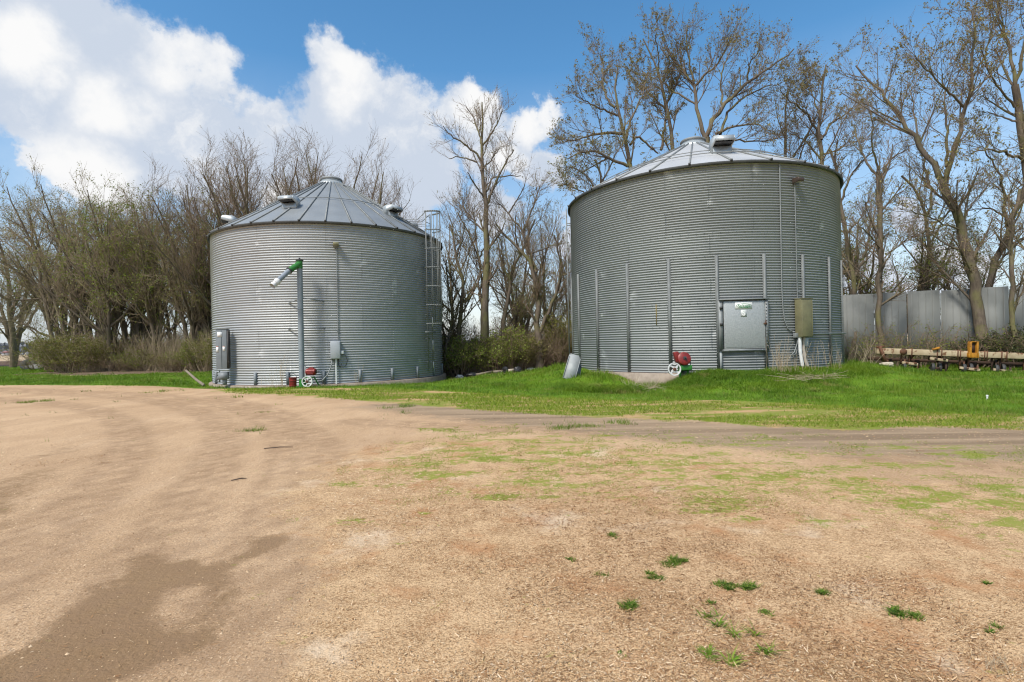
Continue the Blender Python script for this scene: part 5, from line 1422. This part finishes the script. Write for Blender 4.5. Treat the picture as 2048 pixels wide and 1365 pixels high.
# ------------------------------------------------------------------ bushes
def make_bush(seed, H, Rb, stems, leaves, mats, label, group, spec=None, name='bush'):
    global rng
    keep = rng; rng = np.random.default_rng(seed)
    root = thing(name, (0, 0, 0), label, 'bush', group)
    az = rng.random(stems) * 2 * pi; el = rad(50) + rad(38) * rng.random(stems); L_ = H * (.6 + .45 * rng.random(stems))
    b0 = np.stack([np.cos(az), np.sin(az), 0 * az], 1) * (rng.random(stems)[:, None] ** .5) * Rb * .45
    d = np.stack([np.cos(az) * np.cos(el), np.sin(az) * np.cos(el), np.sin(el)], 1)
    pts = [b0 - [0, 0, .08]]
    for k in range(7):
        d = norm(d + rng.normal(size=d.shape) * .12); pts.append(pts[-1] + d * (L_ / 7)[:, None])
    P0 = np.stack(pts, 1); R0 = (.012 + .012 * rng.random(stems))[:, None] * np.linspace(1, .35, 8)[None]
    P1, R1 = children(P0, R0, 7, .2, 1, .7, .25, .35 * H * .5, .35 * H, 5, .1, .2, .6, .006, .02)
    P2, R2 = children(P1, R1, 5, .15, 1, .7, .25, .12 * H, .22 * H, 4, .05, .22, .7, .005, .01)
    tb = MB()
    V, F = tubes(P0, R0, 5); tb.add(V, F); V, F = tubes(P1, R1, 4); tb.add(V, F); V, F = tubes(P2, R2, 3); tb.add(V, F)
    tb.build('stems', mats[0], root)
    if leaves:
        lb = MB(); V, F, r = leaf_quads(P2, leaves, .022, .055, .05); lb.add(V, F, 0, r); lb.build('foliage', mats[1], root, attr=True)
    rng = keep
    return root
BK = {'olive': (2.6, (41, 2.6, 1.7, 34, 9000, (M_TWIGO, rnd_mat('olive_leaves', [(.11, .13, .018), (.17, .185, .03), (.22, .20, .045), (.13, .11, .03)], .65, .25)))),
      'green': (1.9, (42, 1.9, 1.1, 24, 4600, (M_TWIG, M_BUDG))), 'brush': (2.6, (43, 2.6, 1.2, 17, 350, (M_TWIG, M_BUD))), 'sparse': (2.4, (44, 2.4, 1.2, 9, 420, (M_TWIG, M_BUDG))),
      'ivy': (1.5, (45, 1.5, 1.2, 30, 5200, (M_TWIG, rnd_mat('dark_leaves', [(.02, .03, .01), (.035, .05, .012), (.07, .085, .02), (.05, .045, .02)], .6, .15))))}
BP = {}
def bush(kind, px, Y, h, wd, label, group):
    p = at(px, 700, Y); z = gz(p.x, p.y); H, a_ = BK[kind]
    s = (wd, wd, h / H); rz = random.random() * 6.28
    if kind not in BP:
        BP[kind] = r = make_bush(*a_, label, group); r.location = (p.x, p.y, z); r.rotation_euler = (0, 0, rz); r.scale = s; return r
    return copy_thing(BP[kind], (p.x, p.y, z), rz, s, label, group)
GB1, GB2, GB3 = 'bushes along the shelter belt', 'bushes in the gap between the bins', 'brush before the windbreak fence'
for a_ in [('olive', 150, 40.5, 3.2, 1.6, 'largest olive bush spilling onto the lawn', GB1), ('olive', 205, 41, 2.8, 1.4, 'dark olive bush on the inner side of the largest bush', GB1), ('green', 118, 43, 2.8, 1.5, 'yellow green bush at the foot of the spreading tree', GB1),
           ('brush', 85, 47, 2.4, 1.5, 'bare brush at the open end of the belt', GB1), ('brush', 245, 40, 1.5, 1.3, 'brown brush in the middle of the belt', GB1), ('green', 278, 40, 1.7, 1.3, 'low greenish bush in the middle of the belt', GB1), ('brush', 305, 39.5, 1.7, 1.2, 'tall brown brush under the leaning twiggy tree', GB1),
           ('olive', 345, 39, 1.5, 1.0, 'olive bush under the twin stemmed tree', GB1), ('brush', 372, 38.5, 1.6, 1.2, 'brown brush two bushes from the shiny bin', GB1), ('green', 398, 38, 2.2, 1.3, 'greenish bush one bush from the shiny bin', GB1), ('olive', 425, 37.5, 2.8, 1.2, 'olive bush touching the edge of the shiny bin', GB1),
           ('brush', 175, 44, 3.6, 1.8, 'tall brush behind the largest olive bush', GB1), ('brush', 300, 43, 3.6, 1.8, 'tall brush deep behind the leaning twiggy tree', GB1),
           ('brush', 355, 42, 3.6, 1.8, 'tall brush deep behind the brown brush', GB1), ('brush', 415, 42, 3.8, 1.7, 'tall brush partly behind the shiny bin edge', GB1),
           ('green', 893, 29, 2.4, 1.0, 'green bush at the foot of the caged ladder', GB2), ('green', 925, 28.2, 2.3, 1.3, 'broad green bush beside the white plastic bundle', GB2), ('olive', 950, 29, 2.0, .9, 'olive bush before the tall bare trunk', GB2), ('green', 985, 28, 2.0, 1.1, 'green bush just past the tall bare trunk', GB2), ('green', 1015, 28.2, 2.5, 1.2, 'tallest green bush at the curved mossy tree', GB2),
           ('olive', 1042, 28.8, 2.0, 1.0, 'olive bush before the forked tree', GB2), ('brush', 1075, 28.4, 2.2, 1.2, 'bare brush around the foot of the forked tree', GB2), ('brush', 1110, 28.2, 2.5, 1.2, 'bare brush nearest the dull bin', GB2), ('olive', 1132, 29.5, 3.2, 1.1, 'olive bush half behind the dull bin', GB2), ('brush', 905, 30, 3.2, 1.3, 'bare brush behind the green ladder bush', GB2), ('brush', 1000, 31, 3.4, 1.5, 'tall bare brush deep in the gap', GB2), ('brush', 1060, 31, 3.2, 1.5, 'tall bare brush behind the forked tree', GB2),
           ('sparse', 1712, 23.6, 1.7, 1.0, 'sparse sapling brush beside the dull bin flank', GB3), ('sparse', 1745, 24.3, 2.0, 1.0, 'bare brush around the foot of the straight tree', GB3), ('sparse', 1785, 23.8, 2.1, 1.1, 'sparse budding brush behind the implement hinge', GB3), ('sparse', 1825, 24, 1.7, 1.3, 'tangled brush behind the first row unit', GB3), ('sparse', 1862, 23.6, 1.9, 1.2, 'sparse arching brush before the second fence gap', GB3),
           ('sparse', 1900, 23.6, 1.9, 1.3, 'tangled bare brush before the leaning trunk', GB3), ('sparse', 1940, 22.9, 1.8, 1.2, 'budding brush behind the yellow bracket', GB3), ('ivy', 1972, 23.3, 1.5, 1.0, 'dark leafy clump at the foot of the leaning trunk', GB3), ('ivy', 2008, 23.2, 1.5, 1.3, 'dark leafy clump past the leaning trunk', GB3), ('sparse', 2035, 22.6, 1.8, 1.2, 'green budding brush by the slim upright tree', GB3), ('ivy', 2060, 23, 1.8, 1.2, 'dark leafy clump at the frame edge', GB3), ('ivy', 1940, 23.4, 1.1, 1.0, 'low dark clump behind the yellow bracket', GB3)]:
    bush(*a_)

# undergrowth: suckers and dead stems nobody could count
ub = MB()
n = 8010
px = np.concatenate([rng.uniform(70, 440, 6600), rng.uniform(880, 1150, 1300), rng.uniform(1690, 2150, 110)])
Yd = np.array([depth_of(p) for p in px]) + np.where(px > 1600, rng.uniform(-6.6, -3.5, n), rng.uniform(-1.2, 7, n))
b0 = np.array([at(p, 700, y) for p, y in zip(px, Yd)]); b0[:, 2] = ground_h(b0[:, 0], b0[:, 1]) - .05
d_ = norm(np.stack([rng.normal(size=n) * .22, rng.normal(size=n) * .22, np.ones(n)], 1)); L_ = rng.uniform(.5, 3.4, n) * np.where(px > 1600, .7, 1)
pts = [b0]
for k in range(4):
    d_ = norm(d_ + rng.normal(size=d_.shape) * .1); pts.append(pts[-1] + d_ * (L_ / 4)[:, None])
P0 = np.stack(pts, 1); R0 = rng.uniform(.006, .016, n)[:, None] * np.linspace(1, .4, 5)[None]
V, F = tubes(P0, R0, 3); ub.add(V, F)
P1, R1 = children(P0, R0, 3, .3, 1, .6, .2, .3, .8, 4, .1, .2, .7, .005, .01); V, F = tubes(P1, R1, 3); ub.add(V, F)
V, F, r = leaf_quads(P1, 34000, .02, .05, .04); ub.add(V, F, 1, r)
u = ub.build('undergrowth', [M_TWIGO, M_BUDG], attr=True); tag(u, 'tangle of thin suckers and dead stems under the trees', 'undergrowth', kind='stuff')

# far wood on the horizon and the farm in front of it
M_FAR_HAZE = rnd_mat('far_wood', [(.15, .16, .18), (.19, .20, .215), (.17, .175, .17)], .95)  # distance haze is put into the wood's bluish grey
fw = MB()
nn = 9000
xx = rng.uniform(-900, 900, nn); yy = 520 + rng.normal(size=nn) * 25 + xx * .05; top = 9 + 4 * np.sin(xx * .02) + 3 * np.sin(xx * .07 + 1) + rng.normal(size=nn) * 1.5
c = np.stack([xx, yy, rng.random(nn) ** .7 * top], 1)
u_ = norm(rng.normal(size=(nn, 3))); v_ = norm(np.cross(u_, rng.normal(size=(nn, 3)))); s_ = rng.uniform(1.2, 3.0, nn)[:, None]
fw.add(np.stack([c - u_ * s_, c + v_ * s_, c + u_ * s_, c - v_ * s_], 1).reshape(-1, 3), np.arange(nn * 4).reshape(nn, 4), 0, np.repeat(rng.random(nn), 4))
o = fw.build('far_wood', M_FAR_HAZE, attr=True); tag(o, 'bluish distant wood along the horizon', 'wood', kind='stuff')
p = at(17, 708, 420); p.z = 0
t = thing('farm_shed', p, 'tiny distant red roofed shed on the horizon', 'shed')
mb = MB(); mb.box((0, 0, 1.2), (6, 5, 2.4)); mb.build('wall', simple('shed_wall', (.45, .45, .46), None, .8), t)
mb = MB(); mb.prism([(-3, 2.3), (3, 2.3), (0, 3.8)], 6.6, 0, ax=0); mb.build('roof', simple('shed_roof', (.24, .12, .11), None, .7), t)
# ------------------------------------------------------------------ grass, straw, gravel
M_GRASS = rnd_mat('grass_blades', [(.05, .115, .005), (.095, .19, .008), (.165, .275, .018), (.28, .32, .05)], .55, .35, .3, noise=.7, noise_col=(.16, .24, .012))
M_GRASSD = rnd_mat('turf_blades', [(.11, .19, .012), (.19, .27, .02), (.26, .31, .03), (.36, .34, .08)], .7, .3, .2)
M_STRAW = rnd_mat('straw', [(.13, .065, .03), (.34, .18, .08), (.52, .35, .18), (.72, .57, .39)], .85, .1, .2)
M_STALK = rnd_mat('dry_stalks', [(.30, .22, .13), (.48, .38, .25), (.58, .48, .34)], .8, .1, .2)
M_PEB = rnd_mat('pebbles', [(.26, .16, .085), (.42, .27, .145), (.54, .37, .21), (.62, .45, .28)], .85, 0, .3)

def blades(x, y, z, h, w, lean, rnd, mb, m=0, segs=1, az=None):
    n = len(x); az = rng.random(n) * 2 * pi if az is None else az
    la = rng.random(n) * 2 * pi
    s = np.stack([np.cos(az), np.sin(az), 0 * az], 1) * (w / 2)[:, None]
    l = np.stack([np.cos(la) * lean, np.sin(la) * lean, np.ones(n)], 1); l = norm(l) * h[:, None]
    b = np.stack([x, y, z], 1)
    if segs == 1:
        V = np.stack([b - s, b + s, b + l], 1).reshape(-1, 3); F = np.arange(3 * n).reshape(n, 3); k = 3
    else:
        l2 = l * np.array([.38, .38, .58]); tip = l * np.array([1.25, 1.25, .92])
        V = np.stack([b - s, b + s, b + l2 + s * .75, b + l2 - s * .75, b + tip], 1).reshape(-1, 3)
        i = np.arange(n) * 5
        mb.add(V, np.stack([i, i + 1, i + 2, i + 3], 1), m, np.repeat(rnd, 5))
        mb.F.append(np.stack([i + 3, i + 2, i + 4], 1) + mb.n - 5 * n); mb.M.append(np.full(n, m)); return
    mb.add(V, F, m, np.repeat(rnd, k))

def sample(n, y0, y1, p=1.0, sx=(-1.08, 1.08)):
    u = rng.random(n)
    y = y0 * (y1 / y0) ** u if p == 1 else (y0 ** (1 - p) + u * (y1 ** (1 - p) - y0 ** (1 - p))) ** (1 / (1 - p))
    return y * rng.uniform(sx[0], sx[1], n), y
def in_bins(x, y): return (np.hypot(x - LB.x, y - LB.y) < BIN_R + .1) | (np.hypot(x - RB.x, y - RB.y) < BIN_R + .12)
def lumps(x, y, k, s):      # soft value noise, 0..1
    r_ = np.random.default_rng(s); a = 0
    for i in range(6):
        th = r_.random() * 2 * pi; f = k * (.6 + 1.2 * r_.random())
        a = a + np.sin((x * math.cos(th) + y * math.sin(th)) * f + r_.random() * 6)
    return .5 + a / 7

gb = MB()
x, y = sample(620000, 9.0, 62)
mk = masks(x, y)
keep = (rng.random(len(x)) < sstep(mk['lawn'] + (lumps(x * .4, y, 3, 1) - .5) * .8 + (lumps(x * .7, y, 9, 14) - .5) * .5, .38, .70)) & ~in_bins(x, y)
# worn straw spots in the lawn
bare = lumps(x * .6, y, 2.2, 4) > .80
keep &= ~(bare & (rng.random(len(x)) < .7))
x, y = x[keep], y[keep]
near = np.clip(y / 14, .8, 3.2)
tall = .6 + .8 * lumps(x, y, 1.6, 2) * lumps(x, y, 5, 3) * 2
bank = np.exp(-((np.hypot(x - RB.x, y - RB.y) - BIN_R - .9) / 1.3) ** 2)
h = rng.uniform(.05, .12, len(x)) * tall * (1 + .7 * bank) * (1 + .25 * (near - 1))
blades(x, y, ground_h(x, y) - .01, h, .011 * near * rng.uniform(.7, 1.4, len(x)), .55, np.clip(rng.normal(.42, .24, len(x)) + (lumps(x, y, .9, 8) - .5) * .5, 0, 1), gb)
g = gb.build('grass', M_GRASS, attr=True); tag(g, 'fresh green lawn round the bins and along the trees', 'grass', kind='stuff')

# the bank's overgrown tufts
gb = MB()
def tuft_pts(px, py, Y, r, n):
    p = at(px, py, Y); a = rng.random(n) * 2 * pi; rr = r * np.sqrt(rng.random(n)); return p.x + rr * np.cos(a) * 1.4, p.y + rr * np.sin(a)
for (px, py, Y, r, n, hh) in [(1215, 765, 16.4, .7, 3000, .34), (1245, 770, 15.8, .5, 1500, .3), (1180, 765, 17, .7, 2500, .22), (1300, 790, 15.4, .45, 260, .2), (1400, 755, 16.8, .6, 2500, .2), (1440, 745, 17.2, .8, 3500, .2), (1510, 745, 17.4, 1.0, 4500, .2),
                              (1600, 745, 17.2, 1.2, 4500, .2), (1680, 745, 17.8, 1.0, 3500, .24), (1150, 770, 17.6, .6, 1500, .2), (1390, 770, 16, .6, 1800, .16), (1560, 770, 15.6, 1.3, 4500, .16)]:
    x, y = tuft_pts(px, py, Y, r, n); k = ~in_bins(x, y); x, y = x[k], y[k]; n = len(x)
    blades(x, y, ground_h(x, y) - .01, rng.uniform(.4, 1.1, n) * hh, rng.uniform(.008, .016, n), .9, np.clip(rng.normal(.4, .25, n), 0, 1), gb, segs=2)
# thin turf, moss beds
x, y = sample(560000, 2.6, 26); mk = masks(x, y)
lm = (lumps(x, y, 4, 5) * .5 + lumps(x, y * 1.0, 11, 6) * .5)
pm = sstep(mk['moss'] + (lm - .5) * 1.6, .45, .9) * .95 * (mk['moss'] > .15) + sstep(mk['thin'] * (.62 + .6 * lumps(x * .35, y, 2.6, 9)) + (lumps(x * .5, y, 1.7, 51) - .5) * 1.1 + (lm - .5) * .7, .45, .85) * .95 * (mk['thin'] > .03)
keep = (rng.random(len(x)) < pm) & ~in_bins(x, y) & (mk['lawn'] < .6); x, y = x[keep], y[keep]; n = len(x)
blades(x, y, ground_h(x, y) - .005, rng.uniform(.012, .045, n) * np.clip(y / 9, .6, 1.7) * (1 + .9 * mk['thin'][keep]), .006 * np.clip(y / 6, .7, 2.5) * rng.uniform(.7, 1.5, n), .8, np.clip(rng.normal(.36, .25, n), 0, 1), gb, 1)
g = gb.build('turf', [M_GRASS, M_GRASSD], attr=True); tag(g, 'ragged turf and moss spreading over the yard', 'turf', kind='stuff')

# dead straw lying on the earth
sb = MB()
x, y = sample(420000, 1.7, 15, 1.35); mk = masks(x, y)
lm = lumps(x, y, 1.5, 12) * .5 + lumps(x, y, 6, 13) * .5
pt = sstep(lumps(x, y, .9, 41) * .45 + lumps(x, y, 3.2, 42) * .35 + lumps(x, y, 9, 43) * .2, .38, .66)
pr = sstep(mk['straw'] + (lm - .5) * 1.4, .35, 1.0) * (.10 + .90 * pt) * .8 + .5 * mk['thin'] * lm + .012
keep = rng.random(len(x)) < pr; x, y = x[keep], y[keep]; n = len(x)
ln = rng.uniform(.006, .026, n) * np.where(rng.random(n) < .15, 1.8, 1); wd = rng.uniform(.0009, .0024, n) * np.clip(y / 4, .9, 2.2)
chip = rng.random(n) < .3; ln = np.where(chip, ln * .4, ln); wd = np.where(chip, wd * 2, wd)
pat = lumps(x, y, 1.1, 21)
az = rng.random(n) * 2 * pi; az = np.where(x > 2, rng.normal(.35, .8, n), az); el = np.abs(rng.normal(size=n)) * .22
d_ = np.stack([np.cos(az) * np.cos(el), np.sin(az) * np.cos(el), np.sin(el)], 1) * ln[:, None]; s_ = np.stack([-np.sin(az), np.cos(az), rng.normal(size=n) * .4], 1) * wd[:, None]
b_ = np.stack([x, y, ground_h(x, y) + .002 + rng.random(n) * .008], 1)
sb.add(np.stack([b_ - s_, b_ + s_, b_ + d_ + s_ * .7, b_ + d_ - s_ * .7], 1).reshape(-1, 3), np.arange(4 * n).reshape(n, 4), 0, np.repeat(np.clip(rng.normal(.47, .24, n) + (pat - .5) * .8, 0, 1), 4))
g = sb.build('straw_litter', M_STRAW, attr=True); tag(g, 'dead straw and chips littering the yard', 'straw', kind='stuff')

# loose gravel
pb = MB()
x, y = sample(60000, 1.7, 14, 1.15); mk = masks(x, y)
keep = rng.random(len(x)) < np.clip(1.0 - mk['straw'] * .7 - mk['lawn'] - mk['dark_patch'] * .9, 0.05, 1) * (.25 + .75 * lumps(x, y, 2, 31)); x, y = x[keep], y[keep]; n = len(x)
r_ = rng.uniform(.002, .0065, n) * np.where(rng.random(n) < .06, 1.9, 1) * np.clip(y / 5, .9, 1.8)
OV = NP([(1, 0, 0), (0, 1, 0), (-1, 0, 0), (0, -1, 0), (0, 0, .7), (0, 0, -.5)]); OF = np.array([(0, 1, 4), (1, 2, 4), (2, 3, 4), (3, 0, 4)])
sc_ = r_[:, None, None] * rng.uniform(.6, 1.3, (n, 6, 3)); V = OV[None] * sc_; a = rng.random(n) * 6.28
V = np.stack([V[..., 0] * np.cos(a)[:, None] - V[..., 1] * np.sin(a)[:, None], V[..., 0] * np.sin(a)[:, None] + V[..., 1] * np.cos(a)[:, None], V[..., 2]], -1) + np.stack([x, y, ground_h(x, y) + .001], 1)[:, None]
pb.add(V.reshape(-1, 3), (OF[None] + 6 * np.arange(n)[:, None, None]).reshape(-1, 3), 0, np.repeat(rng.random(n), 6))
g = pb.build('gravel', M_PEB, attr=True, smooth=True); tag(g, 'loose gravel scattered on the drive', 'gravel', kind='stuff')

# ------------------------------------------------------------------ single weeds in the bare yard
M_WEED = rnd_mat('weed_blades', [(.045, .11, .008), (.085, .175, .012), (.15, .23, .022), (.22, .25, .05), (.36, .29, .12)], .6, .3)
M_WEEDB = rnd_mat('bright_blades', [(.10, .19, .015), (.16, .27, .02), (.24, .33, .04), (.36, .33, .12)], .55, .35)
def weed(px, py, rpx, hh, n, label, mat=M_WEED, wide=.006, name='weed_tuft', lean=1.3, bright=.4):
    c = gpt((px, py)); e = gpt((px + rpx, py)); R_ = math.hypot(e[0] - c[0], e[1] - c[1])
    k = int(rng.integers(3, 7)); ca = rng.random(k) * 2 * pi; cr = R_ * rng.random(k) ** .6 * .75; ci = rng.integers(0, k, n); sd = R_ * rng.uniform(.10, .34, k)
    x = cr[ci] * np.cos(ca[ci]) + rng.normal(size=n) * sd[ci]; y = (cr[ci] * np.sin(ca[ci]) + rng.normal(size=n) * sd[ci]) * .9
    bright = bright + (rng.random(k)[ci] - .5) * .35; hh = hh * rng.uniform(.5, 1.15, k)[ci]
    mb = MB(); blades(x, y, 0 * x - .004, hh * rng.uniform(.4, 1.1, n), wide * rng.uniform(.7, 1.5, n), lean, np.clip(rng.normal(bright, .27, n), 0, 1), mb, segs=2)
    o = mb.build(name, mat, attr=True); o.location = (c[0], c[1], gz(*c))
    return tag(o, label, 'weed', 'green weeds in the bare yard')
zb = lambda x, y: (1024 + x / 2, 760 + y / 2)
for (x, y, r_, h_, n_, lb) in [
    (410, 628, 26, .05, 130, 'small upright weed tuft farthest out in the straw'), (665, 738, 56, .06, 420, 'largest round weed tuft in the middle of the straw'), (566, 787, 40, .05, 260, 'compact weed tuft beside the largest one'),
    (236, 722, 24, .03, 90, 'tiny flat weed alone on the gravel side'), (362, 778, 46, .035, 170, 'flat thin weed patch between the tiny weed and the compact tuft'), (868, 832, 50, .05, 320, 'dark weed tuft touching a brighter twin'),
    (958, 834, 40, .055, 260, 'bright weed tuft touching a darker twin'), (464, 912, 48, .06, 330, 'weed tuft standing alone before the compact tuft'), (788, 892, 30, .035, 120, 'flat weed above the loose bright grass blades'),
    (1018, 932, 30, .035, 110, 'flat weed past the loose bright grass blades'), (1262, 862, 36, .05, 150, 'ragged weed with one upright shoot in the straw'), (1582, 945, 58, .055, 380, 'broad dark weed tuft in the brown straw'),
    (1904, 816, 18, .04, 70, 'small dark weed toward the edge of the yard'), (1908, 1008, 22, .035, 80, 'pale flat weed low at the edge of the yard'), (1946, 992, 14, .04, 60, 'tiny round weed next to the pale flat weed'), (438, 1102, 26, .025, 80, 'tiny flat weed nearest the camera on bare chips')]:
    weed(*zb(x, y), r_ / 2, h_, n_, lb)
for (x, y, r_, h_, n_, lb) in [(790, 945, 34, .10, 26, 'loose bright grass blades below the flat weed'), (835, 985, 36, .10, 28, 'widest spray of loose bright grass blades'), (905, 1030, 30, .09, 22, 'thin spray of bright blades in the middle of the sprays'),
                               (965, 1020, 26, .09, 22, 'upright spray of bright grass blades'), (1010, 1090, 32, .09, 34, 'dense star of bright grass blades'), (790, 1105, 42, .07, 90, 'leafy green clump before the bright sprays'), (885, 1130, 40, .11, 40, 'nearest spray of bright grass blades')]:
    weed(*zb(x, y), r_ / 2, h_, n_, lb, wide=.008, lean=1.5, bright=.4, mat=M_WEEDB)

# dry stalks
def stalks(px, py, Y, wd, hh, n, label, name='dry_weed', bend=.15, flat=False, twigs=True, thick=1.0):
    c = at(px, py, Y); z = gz(c.x, c.y)
    x = rng.normal(size=n) * wd * .5; y = rng.normal(size=n) * wd * .25
    d = norm(np.stack([rng.normal(size=n) * bend, rng.normal(size=n) * bend, np.ones(n) * (0.12 if flat else 1)], 1)); L_ = hh * rng.uniform(.45, 1.05, n)
    pts = [np.stack([x, y, 0 * x - .02 + (rng.random(n) * .12 if flat else 0)], 1)]
    for k in range(4): d = norm(d + rng.normal(size=d.shape) * .07); pts.append(pts[-1] + d * (L_ / 4)[:, None])
    P = np.stack(pts, 1); R_ = thick * rng.uniform(.003, .0065, n)[:, None] * np.linspace(1, .5, 5)[None]
    mb = MB(); V, F = tubes(P, R_, 4); mb.add(V, F, 0, np.repeat(rng.random(n), 20))
    if twigs:
        P1, R1 = children(P, R_, 4, .4, 1, .5, .2, .08, .25, 3, .1, .1, .6, .003, .006); V, F = tubes(P1, R1, 3); mb.add(V, F, 0, np.repeat(rng.random(len(P1)), 9))
    o = mb.build(name, M_STALK, attr=True); o.location = (c.x, c.y, z); return tag(o, label, 'dry weed', 'dead stalks round the bins')
stalks(1556, 735, 17.2, .34, 1.25, 26, 'tall pale dead stalks between the door and the olive fuse box')
stalks(1575, 745, 16.9, .42, .8, 30, 'short pale dead stalks at the foot of the white conduits')
stalks(1622, 740, 17.3, .30, 1.0, 12, 'thin dead stalks past the olive fuse box')
stalks(1665, 735, 18.0, .28, 1.1, 14, 'dead stalks at the far flank of the dull bin')
stalks(1600, 762, 16.0, 1.0, .8, 70, 'flattened heap of pale straw on the grassy bank', bend=1.0, flat=True, name='straw_heap', twigs=False)
stalks(1650, 762, 16.2, .5, .6, 40, 'smaller heap of pale straw at the end of the flattened heap', bend=1.0, flat=True, name='straw_heap', twigs=False)
stalks(1272, 760, 16.9, .55, .7, 18, 'bent dead stalks before the bare concrete of the dull bin', bend=.7)
stalks(1300, 775, 16.0, .5, .45, 26, 'low dead stems lying in the dug out notch', bend=1.0, flat=True)
stalks(563, 766, 21.3, .22, 1.5, 12, 'tall thin brown weed standing against the shiny bin', bend=.06)
stalks(545, 768, 21.2, .3, .8, 8, 'low thin weed beside the tall brown weed', bend=.2)
stalks(715, 765, 21.3, .2, 1.2, 5, 'single dead stalks beside the light grey junction box', bend=.12)
stalks(640, 771, 21.0, .35, .35, 24, 'tuft of dead grass behind the spoked drive wheel', bend=.8, twigs=False)
stalks(1727, 735, 20.9, .5, 1.2, 22, 'dead stalks before the bare end of the fence', bend=.3)
stalks(2005, 1350, 2.42, .16, .09, 120, 'clump of pale dead grass at the near corner of the yard', bend=.9, twigs=False, thick=.26)
